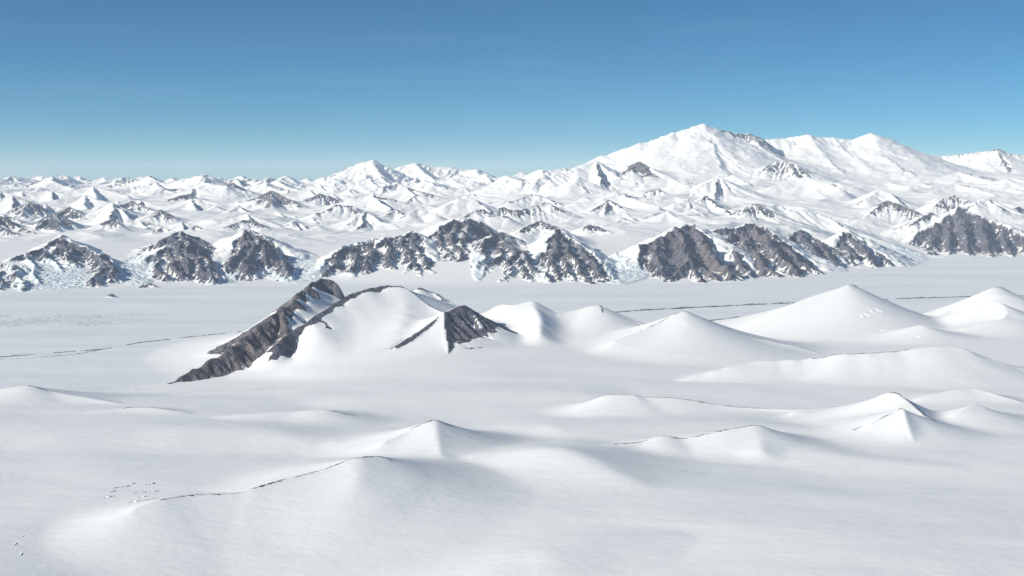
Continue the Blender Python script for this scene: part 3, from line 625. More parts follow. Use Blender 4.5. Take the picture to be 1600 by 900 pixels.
# far white mountains
g = group('snow_mountain', 'mountain', 'far white mountain with a broad bright summit rising over the small peaks')
peak(g, (530, 272, 70.0), (548, 261, 70.5), (565, 253, 71.0), (582, 249, 71.0), (600, 257, 71.0), (616, 267, 70.5), sL=.6, sR=.6, rL=.6, **{**MS, 'rib': 90, 'lam': 500})
peak(g, (582, 250, 71), (590, 266, 69), (600, 275, 67.5), sL=.7, sR=.5, rL=.4, **{**MS, 'rib': 90, 'lam': 500})
g = group('snow_mountain', 'mountain', 'far white mountain chain with blue gaps beside the broad bright summit')
peak(g, (612, 266, 74), (632, 256, 74), (655, 253, 74), (675, 259, 74), (705, 260, 74), (730, 264, 74), (748, 264, 73), (768, 276, 72), sL=.6, sR=.6, rL=.6, **{**MS, 'rib': 90, 'lam': 500})
peak(g, (650, 254, 74), (665, 270, 71.5), (680, 280, 69.5), sL=.7, sR=.5, rL=.6, **{**MS, 'rib': 90})
peak(g, (745, 265, 73), (755, 278, 70.5), (770, 286, 68.5), sL=.8, sR=.5, rL=.7, **{**MS, 'rib': 90})
peak(g, (800, 275, 72), (815, 266, 72.5), (830, 276, 72), sL=.8, sR=.6, rL=.6)

# ---- uncounted small peaks of the far country ---------------------------------
rnd_ = random.Random(5)
FARG = group('distant_mountains', None, None)
for q in range(250):
    ykm = rnd_.choice([rnd_.uniform(42, 58), rnd_.uniform(50, 75), rnd_.uniform(70, 108)])
    px = rnd_.uniform(-140, 900)
    if 40 < ykm < 58 and px < 230 and rnd_.random() < .75: continue
    zb = base_at(px, ykm)
    hgt = 130 + 480 * rnd_.random() ** 1.7 + (150 if px > 280 else 0) * rnd_.random()
    x0, y0 = (px - 800) / F * ykm * 1000, ykm * 1000
    a0 = rnd_.uniform(0, math.pi)
    arms = rnd_.choice([2, 3, 3])
    for m in range(arms):
        a = a0 + m * 2 * math.pi / arms + rnd_.uniform(-.4, .4)
        a = -1.25 + rnd_.uniform(-.3, .3) if m == 0 else a
        L = hgt * rnd_.uniform(2.2, 4.5)
        mid = (x0 + math.cos(a) * L * .5, y0 + math.sin(a) * L * .5, zb + hgt * rnd_.uniform(.45, .75))
        end = (x0 + math.cos(a + .3) * L, y0 + math.sin(a + .3) * L, zb + hgt * .1)
        ridge(FARG, [(x0, y0, zb + hgt), mid, end], sL=.95 if m == 0 else .6, sR=.5, p=1.4, rL=rnd_.choice([0, .6, .9]) if m == 0 else rnd_.choice([0, 0, .6]), rR=0, ru=.6, k=15, rnd=3, warp=110, warp2=30, rib=0, zn=.06)
MIDG = group('snow_plateau', None, None)
for q in range(260):
    ykm = rnd_.uniform(28, 47); px = rnd_.uniform(-130, 1720)
    if (px > 1200 and ykm < 34) or ykm < 29.5: continue
    zb = base_at(px, ykm); hgt = rnd_.uniform(120, 380)
    x0, y0 = (px - 800) / F * ykm * 1000, ykm * 1000
    j = min(np.searchsorted(FAR.YR, y0), FAR.NR - 1); i = min(max(np.searchsorted(FAR.px, px), 0), FAR.NC - 1)
    if FAR.C[max(j - 6, 0):j + 7, max(i - 12, 0):i + 13].max() > 40: continue
    a0 = rnd_.uniform(-.5, .5)
    L = hgt * rnd_.uniform(2.5, 5)
    for sgn in (-1, 1):
        ridge(MIDG, [(x0, y0, zb + hgt), (x0 + sgn * math.cos(a0) * L, y0 - abs(math.sin(a0)) * L - L * .3, zb + hgt * .15)], sL=.5, sR=.42, p=1.5, rL=0, rR=rnd_.choice([0, 0, 0, .7]), dL=150, dR=100, k=25, rnd=6, warp=70, warp2=14)
    ridge(MIDG, [(x0, y0, zb + hgt), (x0 + .25 * L, y0 - .7 * L, zb + hgt * .45), (x0 + .5 * L, y0 - 1.3 * L, zb + hgt * .05)], sL=.95, sR=.45, p=1.4, rL=rnd_.choice([0, .8, .9]), ru=.6, k=15, rnd=4, warp=60, warp2=16)

# ------------------------------------------------------------------ icefalls
def icefall(label, px0, px1, y0, y1, strength=1.0):
    gid = group('icefall', 'icefall', label)
    cx = (px0 + px1) / 2; wx = (px1 - px0) / 2; cy = (y0 + y1) / 2; wy = (y1 - y0) / 2
    b = FAR
    e = ((b.P - cx) / wx) ** 2 + ((b.Y / 1000 - cy) / wy) ** 2 + 0.5 * b.w1x
    m = (1 - sstep(.55, 1.1, e)) * strength
    m = np.where(b.C > 90, 0, m)
    np.maximum(b.ICE, m, out=b.ICE)
    b.OWN[(m > .4) & (b.C < 90)] = gid
icefall('wide shaded icefall of broken blue seracs under the broad rock wall', 0, 140, 20.3, 23.0)
icefall('bright crumpled icefall between the broad rock wall and the dark buttress', 165, 245, 21.0, 23.6)
icefall('pale icefall beside the split black peak', 315, 375, 21.6, 23.6)
icefall('wide low icefall spilling beside the little rock knob', 405, 512, 21.8, 23.9)
icefall('blue crumpled icefall between the triangular peak and the massive brown mountain', 935, 1010, 21.6, 24.4)
icefall('steep hanging icefall split by the black rock fin', 1255, 1325, 24.9, 26.9)
icefall('small flat icefall at the foot of the huge slate mountain', 1390, 1450, 27.6, 30.2)
icefall('narrow icefall in the deep snow gully', 735, 760, 21.8, 24.5)
icefall('narrow icefall beside the striped rock pyramid', 835, 858, 21.7, 24.0)

# crevassed patches of the big glacier and the near snow
def crev(px, py, z, rx, ry, s=1.):
    c = on_level(px, py, z)
    for b in BANDS:
        e = ((b.X - c[0]) / rx) ** 2 + ((b.Y - c[1]) / ry) ** 2 + 0.9 * b.w1x
        np.maximum(b.CREV, (1 - sstep(.3, 1.2, e)) * s, out=b.CREV)
crev(10, 503, 0, 1300, 900)
crev(90, 498, 0, 1500, 600, .6)
crev(330, 620, 40, 700, 350, .5)

# ------------------------------------------------------------------ final surface
def erode(B, y0, y1, mask, cell, count, steps, seed, power=1.0):
    """rain runs down the flanks and cuts gullies into them"""
    j0, j1 = np.searchsorted(B.YR, y0), np.searchsorted(B.YR, y1)
    h0 = ((B.base + B.C)[j0:j1] / cell).astype(np.float64)
    mk = mask[j0:j1].astype(np.float64)
    h = h0.copy().ravel(); mf = mk.ravel()
    R, Cn = h0.shape
    rg_ = np.random.default_rng(seed)
    cand = np.flatnonzero(mf > .15)
    if len(cand) == 0: return
    for batch in range(4):
        st_ = rg_.choice(cand, count // 4)
        x = (st_ % Cn) + rg_.random(len(st_)); y = (st_ // Cn) + rg_.random(len(st_))
        dx = np.zeros_like(x); dy = np.zeros_like(x); sp = np.ones_like(x); wa = np.ones_like(x); sed = np.zeros_like(x)
        for stp in range(steps):
            ok = (x > 1) & (x < Cn - 2.01) & (y > 1) & (y < R - 2.01)
            if not ok.all():
                x, y, dx, dy, sp, wa, sed = (v[ok] for v in (x, y, dx, dy, sp, wa, sed))
            if len(x) == 0: break
            ix = x.astype(np.int64); iy = y.astype(np.int64); fx = x - ix; fy = y - iy
            k = iy * Cn + ix
            a, b_, c_, d_ = h[k], h[k + 1], h[k + Cn], h[k + Cn + 1]
            gx_ = (b_ - a) * (1 - fy) + (d_ - c_) * fy; gy_ = (c_ - a) * (1 - fx) + (d_ - b_) * fx
            hc = a * (1 - fx) * (1 - fy) + b_ * fx * (1 - fy) + c_ * (1 - fx) * fy + d_ * fx * fy
            dx = dx * .12 - gx_ * .88; dy = dy * .12 - gy_ * .88
            ln = np.sqrt(dx * dx + dy * dy) + 1e-6
            dx /= ln; dy /= ln
            nx = x + dx; ny = y + dy
            jx = nx.astype(np.int64); jy = ny.astype(np.int64); ex = nx - jx; ey = ny - jy
            q = jy * Cn + jx
            hn = h[q] * (1 - ex) * (1 - ey) + h[q + 1] * ex * (1 - ey) + h[q + Cn] * (1 - ex) * ey + h[q + Cn + 1] * ex * ey
            dh = hn - hc
            cap = np.maximum(-dh, .01) * sp * wa * 5.0
            dep = np.where(dh > 0, np.minimum(dh, sed), np.where(sed > cap, (sed - cap) * .25, 0))
            ero = np.where((dh <= 0) & (sed <= cap), np.minimum((cap - sed) * .30, -dh), 0) * mf[k] * power
            dep = dep * (.3 + .7 * mf[k])
            ch = dep - ero
            np.add.at(h, k, ch * (1 - fx) * (1 - fy)); np.add.at(h, k + 1, ch * fx * (1 - fy))
            np.add.at(h, k + Cn, ch * (1 - fx) * fy); np.add.at(h, k + Cn + 1, ch * fx * fy)
            sed = sed - ch
            sp = np.sqrt(np.clip(sp * sp - dh * 4, .05, 9)); wa = wa * .975
            x, y = nx, ny
    dl = (h.reshape(R, Cn) - h0) * cell
    pd = np.pad(dl, 1, mode='edge')
    bl = (pd[1:-1, :-2] + pd[1:-1, 2:] + pd[:-2, 1:-1] + pd[2:, 1:-1]) / 4
    dl = np.clip(.6 * dl + .4 * bl, -70, 30)
    B.C[j0:j1] = np.maximum(B.C[j0:j1] + dl.astype(np.float32), 0)
    print('eroded', float(dl.min()), float(dl.max()), float(np.abs(dl[mk > .5]).mean()) if (mk > .5).any() else 0)
def blur(a, n):
    for _ in range(n):
        p_ = np.pad(a, 1, mode='edge')
        a = (p_[1:-1, :-2] + p_[1:-1, 2:] + p_[:-2, 1:-1] + p_[2:, 1:-1] + 2 * a) / 6
    return a
rmask = lambda b: blur(np.clip(b.ROCK * 1.4, 0, 1) * sstep(8, 60, b.C), 3)
m_ = np.maximum.reduce([rmask(FAR), .12 * sstep(20, 120, FAR.C) * sstep(25000, 30000, FAR.Y) * (1 - .7 * sstep(39000, 43000, FAR.Y)), .08 * sstep(26500, 30000, FAR.Y) * (1 - .6 * sstep(39000, 43000, FAR.Y))])
erode(FAR, 19700, 29600, m_, 23.0, 300000, 34, 1, .15)
erode(FAR, 29600, 48000, m_, 45.0, 110000, 24, 2, .20)
erode(FAR, 48000, 80000, m_, 110.0, 40000, 16, 4, .20)
erode(NEAR, 10200, 14800, rmask(NEAR), 19.0, 16000, 26, 3, .10)
NEAR.C = np.maximum(NEAR.C, 0)
wsoft = blur(np.where(NEAR.C < .5, 1., sstep(10, 80, NEAR.DA)), 6) * (1 - np.clip(blur(np.clip(NEAR.ROCK, 0, 1), 4) * 4, 0, 1))
NEAR.C = NEAR.C * (1 - wsoft) + blur(NEAR.C, 18) * wsoft
tints = np.array([q['tint'] for q in GROUPS] + [0.0], np.float32)
for b in BANDS:
    C, ROCK, ICE, CREV = b.C, b.ROCK, b.ICE, b.CREV
    rocky = np.clip(ROCK * 1.5, 0, 1)
    H = b.base + C
    H = H + (C > 4) * (1 - b.near) * np.minimum(C, 700) / 700 * (0.8 + 7 * rocky) * fbm(b.X / 150, b.Y / 150, 3, 131, .65)
    ser = ridged(b.X / 120 + b.w2x * .5, b.Y / 52 + b.w2y * .5, 3, 151, .6)
    H = H + ICE * 17 * (ser - 0.2)
    H = H + CREV * 6.0 * ridged(b.X / 60, b.Y / 45, 2, 171)
    b.H = H = H.astype(np.float32)
    b.V = V = np.stack([b.X, b.Y, H], -1)
    gx = np.empty_like(V); gy = np.empty_like(V)
    gx[:, 1:-1] = V[:, 2:] - V[:, :-2]; gx[:, 0] = V[:, 1] - V[:, 0]; gx[:, -1] = V[:, -1] - V[:, -2]
    gy[1:-1] = V[2:] - V[:-2]; gy[0] = V[1] - V[0]; gy[-1] = V[-1] - V[-2]
    NRM = np.cross(gx, gy)
    NRM /= np.linalg.norm(NRM, axis=-1, keepdims=True)
    b.NRM = NRM
    slope = np.sqrt(np.clip(1 - NRM[..., 2] ** 2, 0, 1)) / np.clip(NRM[..., 2], .05, 1)
    Hp = np.pad(H, 1, mode='edge'); lap = ((Hp[1:-1, :-2] + Hp[1:-1, 2:] + Hp[:-2, 1:-1] + Hp[2:, 1:-1]) / 4 - H) / 20
    curv = np.clip(lap * 2.2, -.35, .55)
    R = np.where(ROCK > 0.02, ROCK * 0.95 - 0.47 + 0.75 * (np.clip(slope, 0, 1.1) - 0.62) + 0.34 * b.n_rock - curv, -1.0)
    big = fbm(b.X / 620, b.Y / 620, 2, 211)
    R = R + np.where(b.Y > 17000, .34 * big - .55 * (1 - sstep(10, 190, C + 110 * b.n_rock)), 0)
    R = np.where(C < 5, np.minimum(R, (C - 3) * .1), R)
    R = np.clip(R, -1, .48).astype(np.float32)
    b.RK = np.where(ICE > .5, -1, R)
    b.TINT = np.clip(tints[b.OWN] + .55 * fbm(b.X / 800, b.Y / 800, 2, 223), 0, 1)
print('surface done')

# ------------------------------------------------------------------ materials
def new_mat(name):
    m = bpy.data.materials.new(name); m.use_nodes = True
    t = m.node_tree
    for q in list(t.nodes): t.nodes.remove(q)
    o = t.nodes.new('ShaderNodeOutputMaterial'); b = t.nodes.new('ShaderNodeBsdfPrincipled')
    t.links.new(b.outputs[0], o.inputs['Surface'])
    return m, t, b
class NT:
    def __init__(s, t): s.t = t
    def n(s, kind, **kw):
        q = s.t.nodes.new('ShaderNode' + kind)
        for a, v in kw.items(): setattr(q, a, v)
        return q
    def l(s, a, b): s.t.links.new(a, b)
    def attr(s, name):
        q = s.n('Attribute'); q.attribute_name = name; return q.outputs['Fac']
    def math(s, op, a, b=None, clamp=False):
        q = s.n('Math', operation=op, use_clamp=clamp)
        for k, v in enumerate((a, b)):
            if v is None: continue
            if isinstance(v, (int, float)): q.inputs[k].default_value = v
            else: s.l(v, q.inputs[k])
        return q.outputs[0]
    def noise(s, vec, scale, detail=4, rough=.55, dist=0.):
        q = s.n('TexNoise'); s.l(vec, q.inputs['Vector']); q.inputs['Scale'].default_value = scale
        q.inputs['Detail'].default_value = detail; q.inputs['Roughness'].default_value = rough; q.inputs['Distortion'].default_value = dist
        return q.outputs['Fac']
    def mix(s, fac, a, b):
        q = s.n('Mix', data_type='RGBA')
        if isinstance(fac, (int, float)): q.inputs[0].default_value = fac
        else: s.l(fac, q.inputs[0])
        for k, v in ((6, a), (7, b)):
            if isinstance(v, tuple): q.inputs[k].default_value = (*v, 1)
            else: s.l(v, q.inputs[k])
        return q.outputs[2]
    def mapping(s, vec, scale, rot=(0, 0, 0)):
        q = s.n('Mapping'); s.l(vec, q.inputs['Vector']); q.inputs['Scale'].default_value = scale; q.inputs['Rotation'].default_value = rot
        return q.outputs[0]

SNOW = (0.86, 0.875, 0.89)
mat, t, bs = new_mat('snow_and_rock')
N = NT(t)
pos = N.n('NewGeometry').outputs['Position']
km = N.mapping(pos, (.001, .001, .001))
rk = N.attr('rock'); ic = N.attr('ice'); tn = N.attr('tint'); cv_ = N.attr('crev'); gm = N.attr('glacier')
def cn(vec, scale, detail, rough, gain):     # noise spread over 0..1
    return N.math('ADD', N.math('MULTIPLY', N.math('SUBTRACT', N.noise(vec, scale, detail, rough), .5), gain), .5, True)
cmb = N.n('CombineXYZ'); N.l(N.attr('along'), cmb.inputs[0]); N.l(N.math('MULTIPLY', N.attr('down'), .16), cmb.inputs[1])
fl = N.mapping(cmb.outputs[0], (.001, .001, .001))       # flank coordinates in km: along the crest, down the fall line
wob = N.n('VectorMath', operation='ADD'); N.l(fl, wob.inputs[0])
wn = N.n('TexNoise'); N.l(km, wn.inputs['Vector']); wn.inputs['Scale'].default_value = 5; wn.inputs['Detail'].default_value = 3
wv = N.n('VectorMath', operation='SCALE'); N.l(wn.outputs['Color'], wv.inputs[0]); wv.inputs['Scale'].default_value = .09
N.l(wv.outputs[0], wob.inputs[1])
flank = wob.outputs[0]
fine = cn(km, 24, 3, .6, 2.6)
streak = cn(flank, 17, 4, .62, 2.8)
e = N.math('ADD', rk, N.math('MULTIPLY', N.math('SUBTRACT', fine, .5), .4))
e = N.math('ADD', e, N.math('MULTIPLY', N.math('SUBTRACT', streak, .5), .75))
fac = N.math('ADD', N.math('MULTIPLY', e, 6.0), .5, True)
# rock
rn = cn(km, 8, 5, .68, 4.0)
rn2 = cn(N.mapping(km, (1, 1, 2.0)), 13, 4, .65, 3.5)
rockc = N.mix(N.math('ADD', N.math('MULTIPLY', rn, .6), N.math('MULTIPLY', rn2, .4)), (.034, .042, .064), (.20, .20, .235))
rockb = N.mix(rn, (.085, .072, .074), (.30, .255, .245))
rockcol = N.mix(N.math('ADD', N.math('MULTIPLY', tn, .75), N.math('MULTIPLY', rn2, .2)), rockc, rockb)
# snow
sv = N.noise(km, .8, 4, .5)
snowc = N.mix(sv, (.86, .87, .875), (.89, .89, .885))
flow = N.noise(N.mapping(km, (.12, .9, 1), (0, 0, math.radians(-12))), 1.6, 5, .62)
gcol = N.mix(N.math('MULTIPLY', N.math('SUBTRACT', flow, .38), 2.6, True), (.86, .875, .885), (.70, .755, .79))
snowc = N.mix(gm, snowc, gcol)
ser = N.n('TexVoronoi'); N.l(km, ser.inputs['Vector']); ser.inputs['Scale'].default_value = 17
icecol = N.mix(ser.outputs['Distance'], (.84, .88, .90), (.62, .75, .81))
snowc = N.mix(N.math('MULTIPLY', ic, .8), snowc, icecol)
cvn = N.noise(N.mapping(km, (1, 1.5, 1)), 16, 3, .7)
snowc = N.mix(N.math('MULTIPLY', cv_, N.math('MULTIPLY', N.math('SUBTRACT', cvn, .45), 4.0, True)), snowc, (.36, .44, .49))
N.l(N.mix(fac, snowc, rockcol), bs.inputs['Base Color'])
bs.inputs['Roughness'].default_value = .75
bs.inputs['Specular IOR Level'].default_value = .15
bh = N.math('ADD', N.math('MULTIPLY', streak, 13.0), N.math('MULTIPLY', cn(km, 30, 3, .65, 2.5), 17.0))
bh = N.math('ADD', bh, N.math('MULTIPLY', cn(km, 11, 4, .65, 3.0), 26.0))
bh = N.math('MULTIPLY', bh, N.math('ADD', fac, N.math('MULTIPLY', ic, .35)))
bh = N.math('ADD', bh, N.math('MULTIPLY', N.noise(N.mapping(km, (1, 1.6, 1), (0, 0, .4)), 18, 4, .6), 2.4))
bh = N.math('ADD', bh, N.math('MULTIPLY', N.noise(N.mapping(km, (.5, 1.4, 1), (0, 0, .25)), 6, 4, .55), 7.0))
bp = N.n('Bump'); bp.inputs['Strength'].default_value = .8; bp.inputs['Distance'].default_value = 1.0
N.l(bh, bp.inputs['Height']); N.l(bp.outputs[0], bs.inputs['Normal'])
LAND = mat

rmat, t, bs = new_mat('dark_crest_rock'); N = NT(t)
pos = N.n('NewGeometry').outputs['Position']
N.l(N.mix(N.noise(pos, .08, 4), (.045, .045, .055), (.15, .13, .125)), bs.inputs['Base Color'])
bs.inputs['Roughness'].default_value = .9
mmat, t, bs = new_mat('moraine_rubble'); N = NT(t)
pos = N.n('NewGeometry').outputs['Position']
N.l(N.mix(N.noise(pos, .02, 5, .7), (.06, .06, .07), (.20, .21, .22)), bs.inputs['Base Color'])
bs.inputs['Roughness'].default_value = .9
imat, t, bs = new_mat('serac_ice'); N = NT(t)
pos = N.n('NewGeometry').outputs['Position']
N.l(N.mix(N.noise(pos, .05, 4), (.84, .865, .88), (.88, .885, .885)), bs.inputs['Base Color'])
bs.inputs['Roughness'].default_value = .6
umat, t, bs = new_mat('distant_snow'); bs.inputs['Base Color'].default_value = (*SNOW, 1); bs.inputs['Roughness'].default_value = .8

# ------------------------------------------------------------------ cut the surface into its objects
# ground owners
G_FIELD = FIELDG; G_GLAC = group('glacier', None, None)
structure = {FARG, MIDG, G_FIELD, G_GLAC}
def components(key):
    """label 4-connected cells of equal key; returns labels, run based union find"""
    R, Cn = key.shape
    chg = np.ones((R, Cn), bool); chg[:, 1:] = key[:, 1:] != key[:, :-1]
    run = np.cumsum(chg.ravel()).reshape(R, Cn) - 1
    par = np.arange(run[-1, -1] + 1)
    m = key[1:] == key[:-1]
    pairs = np.unique(np.stack([run[:-1][m], run[1:][m]], 1), axis=0)
    # fast min-label propagation with pointer jumping
    a, c = pairs[:, 0], pairs[:, 1]
    while True:
        pa, pc = par[a], par[c]
        lo = np.minimum(pa, pc); hi = np.maximum(pa, pc)
        if (lo == hi).all(): break
        np.minimum.at(par, hi, lo)
        while True:
            q = par[par]
            if (q == par).all(): break
            par = q
    return par[run]
off = 0; quads = []; keys = []; comps = []
for b in BANDS:
    own = b.OWN.copy()
    weak = (b.C < 5) & (b.ICE < .4)
    gz = np.where(b.Y < 10300, G_FIELD, np.where(b.glacier, G_GLAC, np.where(b.Y < 19000, G_FIELD, MIDG)))
    own = np.where(weak | (own < 0), gz, own)
    own = np.where((own == FARG) | (own == MIDG), np.where(b.Y > 47000, FARG, MIDG), own)
    fo = own[:-1, :-1]
    RKb = b.RK
    fr = (RKb[:-1, :-1] + RKb[1:, :-1] + RKb[1:, 1:] + RKb[:-1, 1:]) > 0
    fr &= ~np.isin(fo, list(structure))
    key = fo * 2 + fr
    for _ in range(5):
        lab = components(key)
        u_, first, cnt = np.unique(lab, return_index=True, return_counts=True)
        small = cnt < (50 if _ < 4 else 12)
        small &= first % key.shape[1] > 0
        if not small.any(): break
        repl = dict()
        kf = key.ravel()
        newk = kf[first]; newk[small] = kf[first[small] - 1]
        key = newk[np.searchsorted(u_, lab)].reshape(key.shape)
    lab = components(key)
    idx = np.arange(b.NR * b.NC, dtype=np.int32).reshape(b.NR, b.NC) + off
    quads.append(np.stack([idx[:-1, :-1], idx[:-1, 1:], idx[1:, 1:], idx[1:, :-1]], -1).reshape(-1, 4))
    keys.append(key.ravel()); comps.append(lab.ravel() + (0 if b is NEAR else 10 ** 8))
    off += b.NR * b.NC
quad = np.concatenate(quads); key = np.concatenate(keys); comp = np.concatenate(comps)
order = np.lexsort((comp, key))
ks = key[order]
bnd = np.searchsorted(ks, np.arange(2 * len(GROUPS) + 1))
cat_ = lambda f: np.concatenate([f(b).ravel() for b in BANDS]).astype(np.float32)
Vf = np.concatenate([b.V.reshape(-1, 3) for b in BANDS]); Nf = np.concatenate([b.NRM.reshape(-1, 3) for b in BANDS])
att = dict(along=cat_(lambda b: b.TA), down=cat_(lambda b: b.DA), rock=cat_(lambda b: b.RK), ice=cat_(lambda b: b.ICE), tint=cat_(lambda b: b.TINT), crev=cat_(lambda b: b.CREV),
           glacier=cat_(lambda b: np.where(b.glacier, 1 - sstep(0, 8, b.C), 0)))
def pieces(f):
    c = comp[f]
    cutp = np.flatnonzero(np.diff(c)) + 1
    return np.split(f, cutp)
def sheet(name, faces, origin, parent=None):
    q = quad[faces]
    vid, inv = np.unique(q, return_inverse=True)
    me = bpy.data.meshes.new(name)
    nv, nf = len(vid), len(q)
    me.vertices.add(nv); me.loops.add(nf * 4); me.polygons.add(nf)
    me.vertices.foreach_set('co', (Vf[vid] - np.asarray(origin, np.float32)).ravel())
    me.loops.foreach_set('vertex_index', inv.ravel().astype(np.int32))
    me.polygons.foreach_set('loop_start', np.arange(0, nf * 4, 4, dtype=np.int32))
    me.polygons.foreach_set('use_smooth', np.ones(nf, bool))
    me.update(calc_edges=True)
    for k, a in att.items():
        w = a[vid]
        if k in ('rock',) or w.max() > 0:
            me.attributes.new(k, 'FLOAT', 'POINT').data.foreach_set('value', w.astype(np.float32))
    me.normals_split_custom_set_from_vertices(Nf[vid])
    me.materials.append(LAND)
    o = bpy.data.objects.new(name, me); COL.objects.link(o)
    if parent is not None: o.parent = parent
    else: o.location = origin
    return o
ROOT = {}
for gid, G in enumerate(GROUPS):
    f0 = order[bnd[2 * gid]:bnd[2 * gid + 1]]; f1 = order[bnd[2 * gid + 1]:bnd[2 * gid + 2]]
    if len(f0) + len(f1) == 0:
        print('EMPTY', gid, G['label']); continue
    if gid in structure:
        o = sheet(G['name'], np.concatenate([f0, f1]), (0, 0, 0)); o['kind'] = 'structure'
        continue
    allf = np.concatenate([f0, f1])
    pv = Vf[quad[allf].ravel()]
    org = (float(pv[:, 0].mean()), float(pv[:, 1].mean()), float(pv[:, 2].min()))
    if G['name'] == 'icefall':
        o = sheet('icefall', allf, org)
    else:
        o = bpy.data.objects.new(G['name'], None); COL.objects.link(o); o.location = org
        o.empty_display_size = 100
        for f, nm in ((f0, 'snow_slope'), (f1, 'rock_face')):
            if len(f):
                for q in pieces(f): sheet(nm, q, org, o)
    o['label'] = G['label']; o['category'] = G['cat']
    if G['grp']: o['group'] = G['grp']
    ROOT[gid] = (o, org)

# ------------------------------------------------------------------ rock edges along the crests, moraines, seracs
def height(x, y):
    B = NEAR if y < SEAM else FAR
    YR, U, H = B.YR, B.U, B.H
    j = np.clip(np.searchsorted(YR, y), 1, B.NR - 1); i = np.clip(np.searchsorted(U, x / y), 1, B.NC - 1)
    a = (y - YR[j - 1]) / (YR[j] - YR[j - 1]); b = (x / y - U[i - 1]) / (U[i] - U[i - 1])
    return float((H[j - 1, i - 1] * (1 - b) + H[j - 1, i] * b) * (1 - a) + (H[j, i - 1] * (1 - b) + H[j, i] * b) * a)
def mesh_obj(name, vs, fs, m, parent=None, origin=(0, 0, 0), smooth=False):
    me = bpy.data.meshes.new(name)
    vs = np.asarray(vs, float) - np.asarray(origin)
    me.from_pydata(vs.tolist(), [], fs); me.update()
    if smooth: me.shade_smooth()
    me.materials.append(m)
    o = bpy.data.objects.new(name, me); COL.objects.link(o)
    if parent is not None: o.parent = parent
    else: o.location = origin
    return o
def lump(vs, fs, c, r, h, rg):
    """a rough rock: a low five sided block with an uneven top"""
    b = len(vs); k = 6
    for q in range(k):
        a = q * 2 * math.pi / k + rg.uniform(-.3, .3); w = r * rg.uniform(.7, 1.2)
        vs.append((c[0] + math.cos(a) * w, c[1] + math.sin(a) * w, c[2] - h * .8))
    for q in range(k):
        a = q * 2 * math.pi / k + rg.uniform(-.3, .3); w = r * rg.uniform(.4, .9)
        vs.append((c[0] + math.cos(a) * w, c[1] + math.sin(a) * w, c[2] + h * rg.uniform(.3, 1)))
    for q in range(k):
        fs.append((b + q, b + (q + 1) % k, b + k + (q + 1) % k, b + k + q))
    fs.append(tuple(b + k + q for q in range(k)))
rg = random.Random(11)
for gid, pts, th in CRESTS:
    if gid not in ROOT: continue
    root, org = ROOT[gid]
    W3 = P(*pts); vs, fs = [], []
    for a, b in zip(W3[:-1], W3[1:]):
        L = math.hypot(b[0] - a[0], b[1] - a[1]); m = max(int(L / (th * 1.1)), 1)
        for q in range(m):
            tq = (q + rg.random()) / m
            x, y = a[0] + (b[0] - a[0]) * tq, a[1] + (b[1] - a[1]) * tq
            pr = perlin(np.array([x / 70.]), np.array([y / 70.]), 5)[0]
            if pr < -.5: continue
            # sit on the highest ground across the crest
            best = max((height(x, y + dy_), y + dy_) for dy_ in range(-36, 37, 6))
            s = th * rg.uniform(.5, 1.15) * (1 + pr)
            lump(vs, fs, (x, best[1] - 4, best[0] - .5), s * 1.3, s * .8, rg)
    if vs: mesh_obj('rock_edge', vs, fs, rmat, root, org)['kind'] = 'stuff'

def moraine(label, pts, wid, step):
    vs, fs = [], []
    W3 = [on_level(px, py, 0) for px, py in pts]
    for a, b in zip(W3[:-1], W3[1:]):
        L = math.hypot(b[0] - a[0], b[1] - a[1]); m = max(int(L / step), 1)
        for q in range(m):
            tq = (q + rg.random()) / m
            x, y = a[0] + (b[0] - a[0]) * tq, a[1] + (b[1] - a[1]) * tq
            pr = perlin(np.array([x / 260.]), np.array([y / 260.]), 9)[0]
            y += 26 * perlin(np.array([x / 500.]), np.array([0.]), 15)[0] + rg.gauss(0, wid * .35)
            if pr < -.42: continue
            s = wid * rg.uniform(.25, .6) * (1 + .6 * pr)
            lump(vs, fs, (x, y, height(x, y)), s * 1.5, s * .55, rg)
    org = (float(W3[0][0]), float(W3[0][1]), 0.0)
    o = mesh_obj('moraine', vs, fs, mmat, None, org)
    o['label'] = label; o['category'] = 'moraine'; o['kind'] = 'stuff'
moraine('thin dark rubble line on the glacier meeting the foot of the long rock ridge', [(-120, 566), (0, 558), (80, 552), (165, 545), (220, 535), (300, 526), (375, 519)], 26, 16)
moraine('short faint rubble line branching beside the longer glacier line', [(-120, 570), (0, 562), (60, 559), (115, 554), (160, 546)], 16, 18)
moraine('long dark rubble line across the glacier behind the white pyramid hill and great cone', [(940, 490), (1000, 485), (1100, 480), (1200, 475), (1300, 471), (1400, 467), (1500, 464), (1620, 462), (1740, 462)], 46, 22)
moraine('dark rubble patch on the ice behind the pyramid hill', [(1090, 505), (1140, 506), (1165, 504), (1190, 500), (1215, 497)], 46, 14)
moraine('broken rubble edge where the near snow meets the glacier', [(60, 606), (120, 605), (180, 607), (215, 610), (240, 609)], 9, 26)

